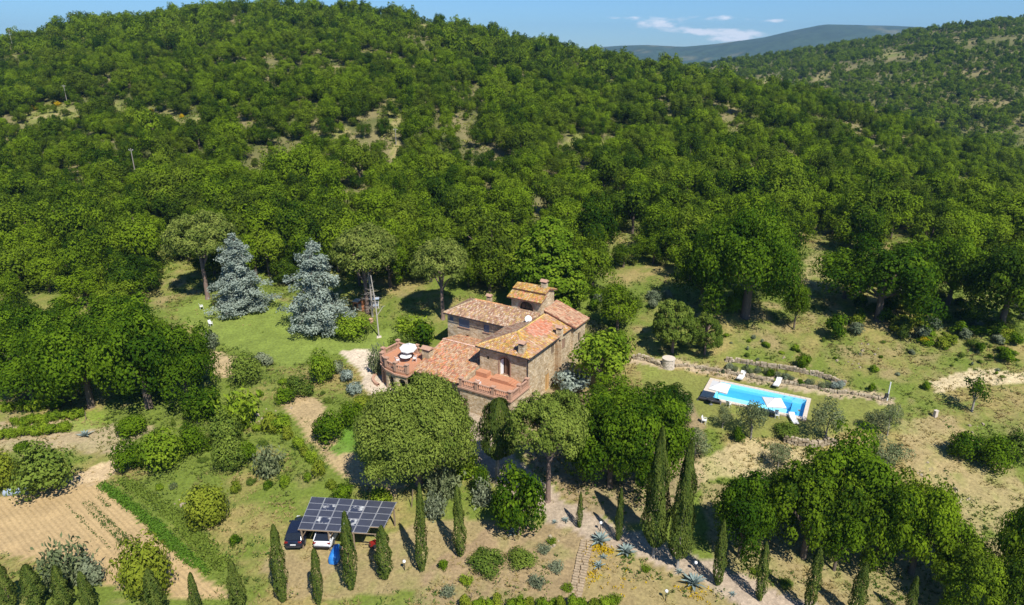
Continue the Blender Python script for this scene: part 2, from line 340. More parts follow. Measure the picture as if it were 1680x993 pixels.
def water_mat():
    m, nt, N, L, out = nodes('pool_water'); tr = N.new('ShaderNodeBsdfTransparent'); tr.inputs[0].default_value = (.84, .97, 1, 1)
    gl = N.new('ShaderNodeBsdfGlossy'); gl.inputs['Roughness'].default_value = .05; fr = N.new('ShaderNodeFresnel'); fr.inputs[0].default_value = 1.33
    nz = N.new('ShaderNodeTexNoise'); nz.inputs['Scale'].default_value = 3; tc = N.new('ShaderNodeTexCoord'); L.new(tc.outputs['Object'], nz.inputs[0])
    bp = N.new('ShaderNodeBump'); bp.inputs['Strength'].default_value = .15; bp.inputs['Distance'].default_value = .03; L.new(nz.outputs['Fac'], bp.inputs['Height'])
    L.new(bp.outputs[0], gl.inputs['Normal']); L.new(bp.outputs[0], fr.inputs['Normal'])
    ms = N.new('ShaderNodeMixShader'); L.new(fr.outputs[0], ms.inputs[0]); L.new(tr.outputs[0], ms.inputs[1]); L.new(gl.outputs[0], ms.inputs[2]); L.new(ms.outputs[0], out.inputs[0]); return m
M['water'] = water_mat()
# ------------------------------------------------------------------ ground sheet
def inpoly(u, v, poly):
    r = np.zeros(u.shape, bool); n = len(poly)
    for i in range(n):
        (x1, y1), (x2, y2) = poly[i], poly[(i+1) % n]
        if y1 == y2: continue
        c = ((y1 > v) != (y2 > v)) & (u < (x2-x1)*(v-y1)/(y2-y1)+x1); r ^= c
    return r
LAWN = [(285,515),(320,492),(400,500),(450,487),(500,505),(560,515),(600,540),(640,540),(700,545),(705,560),(640,585),(610,574),(560,580),(520,585),(470,602),(430,590),(390,572),(350,562)]
POOLLAWN = [(1040,588),(1100,606),(1200,627),(1455,662),(1440,700),(1330,722),(1200,715),(1130,690),(1060,645)]
DRIVE = [(553,580),(608,573),(640,590),(650,640),(625,648),(600,645),(592,625),(583,606),(568,592)]
FIELD = [(-60,822),(100,803),(165,790),(205,832),(262,880),(345,948),(378,978),(300,978),(200,965),(100,925),(-60,905)]
ROAD = [(735,650),(790,655),(800,700),(850,755),(900,795),(950,835),(1010,860),(1080,890),(1160,920),(1260,958),(1360,995),(1440,1040),(1250,1040),(1220,998),(1130,950),(1050,915),(980,888),(905,862),(850,815),(790,775),(755,740),(735,700)]
LANE = [(470,640),(520,655),(548,690),(562,720),(605,765),(670,800),(650,818),(575,795),(520,735),(488,695),(462,668)]
TRACK = [(95,800),(150,768),(195,752),(210,760),(180,778),(165,792)]
YARD = [(455,885),(520,900),(660,872),(700,850),(810,850),(860,890),(780,935),(640,975),(480,985),(430,940)]
GARDEN = [(690,940),(800,860),(930,860),(975,890),(945,1010),(680,1010)]
SLOPE = [(1480,690),(1560,680),(1610,740),(1690,800),(1690,870),(1560,880),(1545,800),(1480,760)]
BANK = [(1530,625),(1600,606),(1690,612),(1690,628),(1600,632),(1535,645)]
DRYL = [(345,575),(402,588),(415,612),(370,620),(340,610)]
DRYL2 = [(-60,695),(120,690),(255,700),(200,745),(60,735),(-60,740)]
POOLPATH = [(1030,586),(1150,598),(1300,622),(1470,652),(1470,664),(1300,640),(1150,612),(1030,596)]
LOWBANK = [(1230,720),(1330,735),(1335,760),(1250,790),(1150,790),(1130,760)]
SE = [(960,900),(1070,920),(1180,975),(1260,1010),(950,1010)]
GREENP = [(560,702),(590,690),(590,740),(560,750),(543,738)]
VINEG = [(110,680),(170,672),(180,700),(120,712)]
UNDER = [(820,640),(1120,640),(1160,700),(1150,800),(1060,860),(960,840),(880,770),(830,700)]
CLEAR = [(440,150,15,10),(650,190,15,28),(600,258,13,18),(200,182,55,9),(90,182,40,9),(265,196,30,10),(350,196,30,8),(20,240,18,10),(420,355,26,13),(945,230,15,20),(990,236,12,8),
 (860,226,16,9),(1130,352,20,16),(1085,186,22,7),(1338,445,17,42),(1600,325,40,9),(1645,372,40,10),(1350,128,13,4),(1462,88,15,4),(1570,66,9,3),(1490,312,38,9),(1555,350,34,9),(1235,300,14,8),(1385,330,16,8),(1270,245,16,7),(980,300,12,7),(620,330,12,7),(330,300,12,6),(150,330,14,6),(480,250,12,6),(548,122,10,12),(1250,135,14,5),(700,40,10,4),(22,88,9,9),(111,178,10,10),(223,296,10,10),(650,246,12,12),(90,196,50,9),(300,202,50,9),(560,220,12,10),(1200,225,14,14),(30,470,14,6),(800,330,10,6),(380,440,14,8)]
SOIL = np.array((.33,.225,.125)); STRAW = np.array((.29,.225,.085)); GREEN = np.array((.125,.165,.024)); 
xs = np.concatenate([-115-np.cumsum(1.0*1.06**np.arange(82))[::-1], np.arange(-115, 115.01, .5), 115+np.cumsum(1.0*1.06**np.arange(82))])
ys = np.concatenate([np.arange(8, 38, 2.0), np.arange(38, 135, .5), 135+np.cumsum(.7*1.026**np.arange(175))])
def build_ground():
    X, Y = np.meshgrid(xs, ys); x = X.ravel(); y = Y.ravel(); z = H(x, y)
    dn = sstep(170, 120, y)*sstep(140, 100, np.abs(x))
    z = z+dn*((fbm(x/2.2, y/2.2, 21)-.5)*.34+(fbm(x/.9, y/.9, 22, 2)-.5)*.14)
    # level ground under the pool terrace furniture stays smooth
    n1 = fbm(x/9, y/9, 1); n2 = fbm(x/3, y/3, 2); n3 = fbm(x/1.1, y/1.1, 5, 3); n4 = fbm(x/22, y/22, 6)
    P = np.stack([x, y, z], 1); u, v, fw = proj(P)
    k = np.clip(fw/70, .5, 1.2)
    uu = u+((fbm(x/2.5, y/2.5, 31)-.5)*24+(n3-.5)*10)/k; vv = v+((fbm(x/2.5, y/2.5, 32)-.5)*15+(n3-.5)*7)/k
    g = sstep(.27, .53, .55*n1+.25*n2+.2*n3-.03*(x > 20))
    c = STRAW[None]*(1-g[:, None])+GREEN[None]*g[:, None]
    s = sstep(.56, .70, .5*n4+.5*n2)[:, None]; c = c*(1-.6*s)+SOIL[None]*.6*s
    far = sstep(118, 150, y)[:, None]
    gf = sstep(.35, .65, .5*n4+.5*n1)[:, None]
    cf = np.array((.085,.10,.025))*(gf)+np.array((.20,.17,.075))*(1-gf); c = c*(1-far)+cf*far
    for (cu, cv, ru, rv) in CLEAR:
        e = ((uu-cu)/ru)**2+((vv-cv-2)/(rv+3))**2; wgt = (sstep(1.5, .7, e)*.85)[:, None]
        q2 = sstep(.42, .62, n2)[:, None]; tcol = np.array((.30,.25,.105))*q2+np.array((.17,.19,.04))*(1-q2); c = c*(1-wgt)+tcol*wgt
    def reg(poly, col, w=1.0, mixgreen=0.0, amp=.22):
        nonlocal c
        m = inpoly(uu, vv, poly).astype(float)*w
        cc = np.array(col)[None]*(1+amp*(n3[:, None]-.5)*2+amp*(n2[:, None]-.5)*1.2)
        if mixgreen:
            q = (sstep(.5, .68, .5*n2+.5*n3)*mixgreen)[:, None]; cc = cc*(1-q)+GREEN*q
        c = c*(1-m[:, None])+cc*m[:, None]
    reg(LAWN, (.165,.212,.038), .95, 0, .2); reg(POOLLAWN, (.185,.195,.045), .9, .35); reg(UNDER, (.28,.20,.12), .8, .25)
    reg(DRYL, (.42,.31,.17), .9); reg(DRYL2, (.40,.30,.19), .75, .35); reg(VINEG, (.17,.23,.03), .8); reg(YARD, (.30,.225,.11), .85, .35); reg(GARDEN, (.29,.205,.115), .85, .4)
    reg([(1150,790),(1330,830),(1560,870),(1700,900),(1700,1040),(1250,1040),(1165,930)], (.30,.23,.115), .75, .45); reg(SE, (.30,.22,.105), .8, .3); reg(SLOPE, (.35,.27,.13), .75, .5); reg(BANK, (.52,.42,.25), .9); reg(LOWBANK, (.43,.34,.18), .8, .3); reg(POOLPATH, (.42,.32,.21), .85, .15)
    reg(LANE, (.39,.28,.15), .9, .2); reg(TRACK, (.50,.37,.22), .9); reg(FIELD, (.42,.295,.145), .97, 0, .14); reg(GREENP, (.10,.20,.02), .9)
    reg(DRIVE, (.52,.43,.32), .97, 0, .16); reg(ROAD, (.37,.29,.215), .92, .08, .2)
    # furrows of the ploughed field as relief
    inf = inpoly(u, v, FIELD); fr = (x*.80+y*.60)
    z = z+np.where(inf, .0*fr, 0); P[:, 2] = z
    nx, ny = len(xs), len(ys); idx = np.arange(nx*ny).reshape(ny, nx)
    F = np.stack([idx[:-1, :-1], idx[:-1, 1:], idx[1:, 1:], idx[1:, :-1]], -1).reshape(-1, 4)
    fu = uu[F].mean(1); fv = vv[F].mean(1); cls = np.zeros(len(F), int); ok = (fw[F[:, 0]] < 170)
    for i, poly in enumerate((LAWN, POOLLAWN, FIELD, LANE, DRIVE, ROAD), 1): cls[inpoly(fu, fv, poly) & ok] = i
    # hole for the swimming pool
    hp = POOL_IN; fx = x[F].mean(1); fy = y[F].mean(1); hole = inpoly(fx, fy, [tuple(q[:2]) for q in hp])
    for i, nm in enumerate(('ground', 'lawn', 'pool_lawn', 'ploughed_field', 'dirt_lane', 'gravel_drive', 'dirt_road')):
        f = F[(cls == i) & ~hole]; us, inv = np.unique(f, return_inverse=True)
        o = link(bpy.data.objects.new(nm, npmesh(nm, P[us], inv.reshape(-1, 4), M['plough' if nm == 'ploughed_field' else 'ground'], col=c[us], smooth=True))); tag(o, kind='structure')
M['ground'] = col_mat('meadow_soil', .95, 3.2, .38, .5)
_r0, _r1 = gp(137, 826), gp(204, 896); M['plough'] = col_mat('ploughed_soil', .95, 4.0, .22, .5, rows=(math.atan2(_r1[1]-_r0[1], _r1[0]-_r0[0]), .45))
# pool frame (world): four outer corners of the coping at z=3.35
PZ = 3.38
_q = [at(1167,620,PZ), at(1338,656,PZ), at(1315,687,PZ), at(1146,651,PZ)]
_pc = sum(_q)/4; _ax = (_q[1]-_q[0]+_q[2]-_q[3])[:2]; PL = np.linalg.norm(_ax)/2; _ax = _ax/np.linalg.norm(_ax); _ay = np.array([-_ax[1], _ax[0]])
PWD = abs(np.dot((_q[0]-_q[3]+_q[1]-_q[2])[:2]/2, _ay)); PANG = math.atan2(_ax[1], _ax[0])
def pw(a, b, z=PZ): q = _pc[:2]+a*_ax+b*_ay; return np.array([q[0], q[1], z])
POOL_IN = [pw(-PL/2+.35, -PWD/2+.35), pw(PL/2-.35, -PWD/2+.35), pw(PL/2-.35, PWD/2-.35), pw(-PL/2+.35, PWD/2-.35)]
# flatten terrain at the pool
_Hraw = H
def H(x, y):
    h = _Hraw(x, y); x = np.asarray(x, float); y = np.asarray(y, float)
    a = (x-_pc[0])*_ax[0]+(y-_pc[1])*_ax[1]; b = (x-_pc[0])*_ay[0]+(y-_pc[1])*_ay[1]
    d = np.maximum(np.abs(a)-PL/2-.6, np.abs(b)-PWD/2-.6); w = sstep(3.0, 0, d); return h*(1-w)+(PZ-.24)*w
build_ground()
# far land to the horizon, far hill
def far_land():
    b = MB(); n = 48; b.add([(5600*math.cos(2*math.pi*i/n), 5600*math.sin(2*math.pi*i/n), -34) for i in range(n)], [list(range(n))])
    tag(b.build('far_ground', plain('far_meadow', (.10,.14,.05), .95, var=.35, scale=.004)), kind='structure')
    sk = [(-2500,78),(-800,70),(300,76),(800,78),(950,80),(1020,75),(1060,74),(1120,77),(1180,72),(1250,62),(1300,50),(1345,41),(1400,42),(1460,43),(1550,48),(1700,58),(2000,70),(2600,76),(4000,80)]
    U = np.linspace(-2400, 3900, 500); vs = np.interp(U, [s[0] for s in sk], [s[1] for s in sk]); R = 4200.0
    zt = CAMZ+((CV-vs)/FPX*CT-ST)/(CT+(CV-vs)/FPX*ST)*R
    rows = 60; V = []; 
    for j in range(rows):
        t = j/(rows-1); yy = R-1500+t*2600
        pr = math.sin(min(1, t/.577)*math.pi/2)**1.3 if t < .577 else math.cos((t-.577)/.423*math.pi/2)
        xx = (U-CU)/FPX*CT*yy*(.35+.65)  # fan-shaped hill range
        nz = (fbm(xx/300, np.full_like(xx, yy/300), 4)-.5)*60*min(1, pr*2)*(1-abs(pr)**6)
        V.append(np.stack([xx, np.full_like(xx, yy), -34+(zt+34)*pr+nz], 1))
    V = np.concatenate(V); idx = np.arange(rows*500).reshape(rows, 500)
    F = np.stack([idx[:-1, :-1], idx[:-1, 1:], idx[1:, 1:], idx[1:, :-1]], -1).reshape(-1, 4)
    xq, yq = V[:, 0], V[:, 1]; g = fbm(xq/160, yq/160, 8)[:, None]; g2 = fbm(xq/35, yq/35, 12)[:, None]
    c = np.array((.034,.058,.030))*(.6+1.1*g2); c = np.where((g > .66) & (g2 > .45), c*.5+np.array((.18,.16,.08))*.5, c)
    o = link(bpy.data.objects.new('far_hill', npmesh('far_hill', V, F, col_mat('far_woodland', .95, .05, .4, .6), col=c, smooth=True))); tag(o, kind='structure')
far_land()

# ------------------------------------------------------------------ foliage generators
def leaves(C, N, size, rng, spin=None, aspect=.62, up=0.0, curl=.12):
    """diamond leaves (quads) at C with normals N"""
    n = len(C); N = N/np.maximum(np.linalg.norm(N, axis=1, keepdims=True), 1e-6)
    r = rng.normal(size=(n, 3)); 
    if up: r[:, 2] += up*3
    T = r-(r*N).sum(1, keepdims=True)*N; T /= np.maximum(np.linalg.norm(T, axis=1, keepdims=True), 1e-6)
    B = np.cross(N, T); s = (size*(.65+.7*rng.random(n)))[:, None]
    V = np.stack([C-T*s*.5, C+B*s*aspect*.5+N*s*curl, C+T*s*.55, C-B*s*aspect*.5+N*s*curl], 1).reshape(-1, 3)
    return V, np.arange(4*n).reshape(n, 4)
def clump_leaves(cc, cr, per, lsize, rng, squash=1.0, upbias=.35, jn=.40, aspect=.62, up=0.0, tone_amp=.6, whole=.40):
    """leaves on the skins of many small clumps; returns V, F, tone"""
    Cs, Ns, T = [], [], []; mid = np.mean(cc, 0)*np.array((1, 1, .8))
    for c, r in zip(cc, cr):
        n = max(6, int(per*(r/np.mean(cr))**2)); d = rng.normal(size=(n, 3)); d[:, 2] += upbias; d /= np.linalg.norm(d, axis=1, keepdims=True)
        k = (.72+.4*rng.random(n))[:, None]; p = d*k*r; p[:, 2] *= squash
        Cs.append(c+p); wd = c-mid; wd = wd/(np.linalg.norm(wd)+.01); Ns.append(d+wd*whole+rng.normal(size=(n, 3))*jn); t0 = .5+(rng.random()-.5)*2*tone_amp*.7; T.append(np.clip(t0+(rng.random(n)-.5)*.5, 0, 1))
    Cs = np.concatenate(Cs); V, F = leaves(Cs, np.concatenate(Ns), lsize, rng, aspect=aspect, up=up); return V, F, np.concatenate(T)
def trunk_mesh(name, h, r, mat, rng, limbs=(), lean=(0, 0)):
    b = MB(); pts = [(lean[0]*t*t*h+.03*h*math.sin(5*t+lean[0]*9)*t*.4, lean[1]*t*t*h, -.6+(h+.6)*t) for t in (0, .12, .35, .6, .82, 1)]
    b.tube(pts, [r*1.35, r*1.05, r*.9, r*.75, r*.58, r*.3], 7)
    for (t, tip, rr) in limbs:
        p0 = Vector(pts[0]).lerp(Vector(pts[-1]), t); p0 = Vector((lean[0]*t*t*h, lean[1]*t*t*h, t*h)); p1 = Vector(tip); mid = p0.lerp(p1, .5)+Vector((0, 0, .06*h))
        b.tube([p0, mid, p1], [rr, rr*.7, rr*.25], 5)
    return b.mesh(name, mat, True)
def ell_clumps(n, cz, rx, rz, r0, r1, rng, inner=.55, zmin=-1.0, lump=.25):
    d = rng.normal(size=(n*3, 3)); d /= np.linalg.norm(d, axis=1, keepdims=True); d = d[d[:, 2] > zmin][:n]; n = len(d)
    az = np.arctan2(d[:, 1], d[:, 0]); ph = rng.random(4)*6.28
    k = 1+lump*(np.sin(2*az+ph[0])*.5+np.sin(3*az+ph[1]+2*d[:, 2])*.5)
    rad = (inner+(1-inner)*rng.random(n)**.6)*k
    return np.stack([d[:, 0]*rx*rad, d[:, 1]*rx*rad, cz+d[:, 2]*rz*rad], 1), r0+(r1-r0)*rng.random(n)
def proto_oak(seed, Wd=7.0, Ht=7.0, n=42, per=70, ls=.36, mat='oak', low=.22, bark='bark', lump=.28, rr=(.10, .17)):
    rng = np.random.default_rng(seed); ch = Ht*(1-low)/2; cz = Ht-ch*1.0
    cc, cr = ell_clumps(n, cz, Wd*.40, ch*.86, Wd*rr[0], Wd*rr[1], rng, .45, -.75, lump)
    cr = np.minimum(cr, np.maximum(.25, Ht-cc[:, 2])*1.4)
    V, F, T = clump_leaves(cc, cr, per, ls, rng)
    cm = npmesh('crown', V, F, M[mat], tone=T)
    lim = [(.35+.1*rng.random(), cc[i], .035*Wd*.5) for i in rng.choice(len(cc), 5)]
    tm = trunk_mesh('trunk', Ht*.72, Wd*.035, M[bark], rng, lim, ((rng.random()-.5)*.1, (rng.random()-.5)*.1)); return tm, cm, Wd, Ht
def proto_bush(seed, Wd=2.2, Ht=1.8, n=22, per=55, ls=.22, mat='oak'):
    rng = np.random.default_rng(seed); cc, cr = ell_clumps(n, Ht*.42, Wd*.36, Ht*.42, Wd*.13, Wd*.22, rng, .4, -.6, .3)
    V, F, T = clump_leaves(cc, cr, per, ls, rng); V[:, 2] = np.maximum(V[:, 2], .02+.1*rng.random(len(V)))
    return None, npmesh('bush', V, F, M[mat], tone=T), Wd, Ht
def proto_grassy(seed, Wd=2.2, Ht=2.0, mat='olive', n=900):
    """upright sprays (reeds, oleander, young shoots)"""
    rng = np.random.default_rng(seed); k = 46; Cs, Ns, T = [], [], []
    for i in range(k):
        a = rng.random()*6.28; rad = Wd*.42*math.sqrt(rng.random()); hh = Ht*(.55+.45*rng.random())*(1-.35*(rad/(Wd*.5))**2); m = n//k; t = rng.random(m)
        b0 = np.array([math.cos(a)*rad*.55, math.sin(a)*rad*.55, 0]); tip = np.array([math.cos(a)*rad*1.15, math.sin(a)*rad*1.15, hh])
        Cs.append(b0+(tip-b0)*t[:, None]+rng.normal(size=(m, 3))*.06*Wd); d = rng.normal(size=(m, 3)); d[:, 2] = np.abs(d[:, 2])*.7; Ns.append(d); T.append(np.clip(rng.random()*.6+rng.random(m)*.5, 0, 1))
    C = np.concatenate(Cs); C[:, 2] = np.maximum(C[:, 2], .05); V, F = leaves(C, np.concatenate(Ns), .26, rng, aspect=.4, up=.7)
    return None, npmesh('bush', V, F, M[mat], tone=np.concatenate(T)), Wd, Ht
def proto_pine(seed, Wd=9.0, Ht=12.0, cf=.5, n=210, per=95, ls=.32, mat='palepine'):
    rng = np.random.default_rng(seed); ch = Ht*cf; cz = Ht-ch*.62
    cc, cr = ell_clumps(n, cz, Wd*.44, ch*.56, Wd*.05, Wd*.105, rng, .76, -.35, .2)
    low = cc[:, 2] < cz; cc[low, 2] = cz-(cz-cc[low, 2])*.9
    V, F, T = clump_leaves(cc, cr, per, ls, rng, .85, .7, .42, .46, .35, .6, .2)
    cm = npmesh('crown', V, F, M[mat], tone=T); lean = ((rng.random()-.5)*.12, (rng.random()-.5)*.08)
    lim = [(.42+.3*rng.random(), cc[i]*np.array([.8, .8, .97]), Wd*.016) for i in rng.choice(len(cc), 14)]
    return trunk_mesh('trunk', Ht*.82, Wd*.034, M['pinebark'], rng, lim, lean), cm, Wd, Ht
def proto_cypress(seed, Wd=1.5, Ht=8.5, n=3000, ls=.24, stem=.03, wide=.38, blunt=.44):
    rng = np.random.default_rng(seed); t = rng.random(n)**.9; ph = rng.random(3)*6.28; wide *= .65+.7*rng.random(); blunt *= .8+.6*rng.random()
    pr = np.minimum(1, ((t+.03)/wide))**.5*(1-t)**blunt; pr = pr/pr.max(); az = rng.random(n)*6.283
    lump = 1+.15*np.sin(4*az+9*t+ph[0])+.14*np.sin(3*az-14*t+ph[1])+.11*np.sin(21*t+2*az+ph[2])
    r = Wd/2*pr*lump*(.80+.25*rng.random(n)); z = Ht*(stem+(1-stem)*t)
    C = np.stack([r*np.cos(az), r*np.sin(az), z], 1); N = np.stack([np.cos(az), np.sin(az), .25+0*az], 1)+rng.normal(size=(n, 3))*.35
    V, F = leaves(C, N, ls, rng, aspect=.5, up=1.6); T = np.clip(.5+.30*np.sin(5*az+9*t+ph[0])+(rng.random(n)-.5)*.6, 0, 1)
    return trunk_mesh('trunk', Ht*.7, max(.07, Wd*.06), M['palebark' if stem > .05 else 'bark'], rng), npmesh('crown', V, F, M['cypress'], tone=T), Wd, Ht
def proto_cedar(seed, Wd=8.0, Ht=11.0):
    rng = np.random.default_rng(seed); Cs, Ns, T = [], [], []; lim = []; ce = .40+.2*rng.random()
    for i in range(24):
        t = i/23; z = Ht*(.07+.90*t); rad = Wd*.55*(1-t)**ce*(.50+.62*rng.random())+.3; nb = int(11-6*t); a0 = rng.random()*6.28
        for k in range(nb):
            zb = rng.normal()*.30; a = a0+6.283*k/nb+rng.normal()*.25; L_ = rad*(.45+.72*rng.random()); m = int(45+150*L_/4); s = np.sqrt(rng.random(m))*L_; wd = .26*s*(1.25-s/L_)+.12
            lat = rng.normal(size=m)*wd; zz = z+zb-(.10+.14*rng.random())*s+.07*s*s/max(L_, .5)*.3+rng.normal(size=m)*.20+.05
            Cs.append(np.stack([math.cos(a)*s-math.sin(a)*lat, math.sin(a)*s+math.cos(a)*lat, zz], 1)); d = rng.normal(size=(m, 3))*.5; d[:, 2] += 1; d[:, 0] += .35*math.cos(a); d[:, 1] += .35*math.sin(a); Ns.append(d)
            T.append(np.clip(rng.random()*.6+.2+(rng.random(m)-.5)*.6, 0, 1))
            if k % 2 == 0: lim.append((min(.97, z/Ht), (math.cos(a)*L_*.8, math.sin(a)*L_*.8, z-.1*L_), .05))
    C = np.concatenate(Cs); C[:, 2] = np.maximum(C[:, 2], .15); V, F = leaves(C, np.concatenate(Ns), .30, rng, aspect=.5)
    return trunk_mesh('trunk', Ht*.97, .20, M['bark'], rng, lim), npmesh('crown', V, F, M['cedar'], tone=np.concatenate(T)), Wd, Ht
def proto_cone(seed, Wd=9.0, Ht=12.0):
    rng = np.random.default_rng(seed); n = 340; t = rng.random(n)**1.1; z = Ht*(.10+.86*t); pr = np.minimum(1, (t+.25)/.4)*(1-t**1.7)**.62
    az = rng.random(n)*6.283; r = Wd*.45*pr*(.72+.32*rng.random(n)); cc = np.stack([r*np.cos(az), r*np.sin(az), z], 1); cr = Wd*(.05+.045*rng.random(n))*(.6+.5*pr)
    V, F, T = clump_leaves(cc, cr, 60, .34, rng, .75, .7, .5); return trunk_mesh('trunk', Ht*.6, .25, M['bark'], rng), npmesh('crown', V, F, M['bright'], tone=T), Wd, Ht
def proto_olive(seed, Wd=4.5, Ht=4.5):
    rng = np.random.default_rng(seed); cc, cr = ell_clumps(30, Ht*.58, Wd*.36, Ht*.36, Wd*.10, Wd*.17, rng, .45, -.8, .35)
    V, F, T = clump_leaves(cc, cr, 62, .24, rng, 1, .3, .8, .45); lim = [(.3, cc[i], .05) for i in rng.choice(len(cc), 5)]
    return trunk_mesh('trunk', Ht*.55, .13, M['palebark'], rng, lim, (.1, .05)), npmesh('crown', V, F, M['olive'], tone=T), Wd, Ht
def proto_bare(seed, Wd=3.5, Ht=9.0):
    rng = np.random.default_rng(seed); b = MB()
    for i in range(90):
        t = .15+.8*rng.random(); a = rng.random()*6.28; L_ = Wd*.5*(1.1-t)*(.6+.6*rng.random()); z = t*Ht
        b.tube([(0, 0, z), (math.cos(a)*L_*.5, math.sin(a)*L_*.5, z+.1), (math.cos(a)*L_, math.sin(a)*L_, z-.1+.5*rng.random())], [.035, .025, .012], 3, False)
    return trunk_mesh('trunk', Ht, .14, M['palebark'], rng), b.mesh('bare_branches', M['palebark']), Wd, Ht
PROTO = {}
def proto(kind, var=0):
    key = (kind, var)
    if key in PROTO: return PROTO[key]
    s = hash_(kind)+var*101
    fn = {'oak': lambda: proto_oak(s, 8, 8, 60, 95, .34), 'oakdark': lambda: proto_oak(s, 8, 8, 60, 95, .34, 'forest'), 'bright': lambda: proto_oak(s, 5, 5, 40, 70, .30, 'bright', .1),
          'pine': lambda: proto_pine(s), 'bigpine': lambda: proto_pine(s, 15, 12, .80, 430, 130, .33, 'pine'), 'roundpine': lambda: proto_pine(s, 6, 6, .85, 130, 90, .27, 'pine'),
          'cypress': lambda: proto_cypress(s), 'tallcypress': lambda: proto_cypress(s, 3.2, 15, 9000, .30, .10, .25, .50), 'fatcypress': lambda: proto_cypress(s, 4.6, 7.6, 6500, .30, .30, .42, .42),
          'cedar': lambda: proto_cedar(s), 'cone': lambda: proto_cone(s), 'hugeoak': lambda: proto_oak(s, 12, 9.5, 82, 165, .36, 'oak', .12, lump=.5, rr=(.06, .135)), 'greatoak': lambda: proto_oak(s, 20, 13, 190, 160, .38, 'oak', .12, lump=.45, rr=(.045, .10)), 'midpine': lambda: proto_pine(s, mat='pine'), 'hugedark': lambda: proto_oak(s, 12, 9.5, 82, 165, .36, 'forest', .12, lump=.5, rr=(.06, .135)), 'olive': lambda: proto_olive(s), 'bare': lambda: proto_bare(s),
          'sapling': lambda: proto_oak(s, 4, 4.5, 16, 45, .26, 'oak', .35, 'palebark', .4),
          'bush': lambda: proto_bush(s), 'bushbright': lambda: proto_bush(s, mat='bright'), 'bushyellow': lambda: proto_bush(s, mat='yellow'), 'bushgrey': lambda: proto_bush(s, mat='grey'), 'bushblue': lambda: proto_bush(s, mat='cedar'),
          'bigbush': lambda: proto_bush(s, 4.5, 3.6, 40, 75, .27, 'oak'), 'bigbright': lambda: proto_bush(s, 4.5, 3.6, 40, 75, .27, 'bright'), 'bigyellow': lambda: proto_bush(s, 4.5, 3.0, 44, 90, .24, 'yellow'), 'bigolive': lambda: proto_bush(s, 4.5, 3.6, 40, 70, .26, 'mixed'),
          'spray': lambda: proto_grassy(s), 'spraygreen': lambda: proto_grassy(s, mat='bright'), 'spraygrey': lambda: proto_grassy(s, mat='grey'), 'lowoak': lambda: proto_oak(s, 5, 4.4, 46, 75, .29, 'oak', .05)}[kind]
    PROTO[key] = fn(); return PROTO[key]
def hash_(s): 
    r = 7
    for ch in s: r = (r*31+ord(ch)) % 99991
    return r
NAMES = {'greatoak': 'oak_tree', 'midpine': 'umbrella_pine', 'hugeoak': 'oak_tree', 'hugedark': 'oak_tree', 'oak': 'oak_tree', 'oakdark': 'oak_tree', 'bright': 'broadleaf_tree', 'pine': 'umbrella_pine', 'bigpine': 'umbrella_pine', 'roundpine': 'round_pine', 'cypress': 'cypress_tree', 'tallcypress': 'cypress_tree',
 'fatcypress': 'conifer_tree', 'cedar': 'blue_cedar', 'cone': 'linden_tree', 'olive': 'olive_tree', 'bare': 'bare_tree', 'sapling': 'young_tree', 'lowoak': 'broadleaf_tree'}
PLANT_LOG = []
def put(kind, var, P, w, h, label, group=None, rz=None):
    tm, cm, W0, H0 = proto(kind, var); rz = random.random()*6.28 if rz is None else rz
    if tm is None:
        o = link(bpy.data.objects.new('bush', cm), None, P, rz); o.scale = (w/W0, w/W0, h/H0); tag(o, label, 'bush', group)
    else:
        nm = NAMES[kind]; o = thing(nm, label, 'tree', P, rz, group); o.scale = (w/W0, w/W0, h/H0)
        if 'cypress' in kind: o.rotation_euler = (random.uniform(-.03, .03), random.uniform(-.03, .03), rz)
        link(bpy.data.objects.new('trunk', tm), o); link(bpy.data.objects.new('branches' if kind == 'bare' else 'crown', cm), o)
    PLANT_LOG.append((P[0], P[1], w)); return o
def plant(kind, var, u, v, w, top, label, group=None, rz=None, P=None):
    """ground point seen at (u, v); as wide as w photo pixels there and as tall as needed to reach row 'top'"""
    P = gp(u, v) if P is None else P; _, _, fw = proj(P); wm = w*fw/FPX
    if w >= 95 and kind in ('oak', 'oakdark'): kind = {'oak': 'hugeoak', 'oakdark': 'hugedark'}[kind]; var = var % 5
    if wm > 14.5 and kind in ('hugeoak', 'hugedark'): kind = 'greatoak'; var = var % 3
    zs = np.linspace(.2, 25, 500); vs = proj(np.stack([np.full(500, P[0]), np.full(500, P[1])+wm*.12, P[2]+zs], 1))[1]
    hm = zs[np.argmin(np.abs(vs-top))]; return put(kind, var, (P[0], P[1], P[2]-.05), wm, hm, label, group, rz)
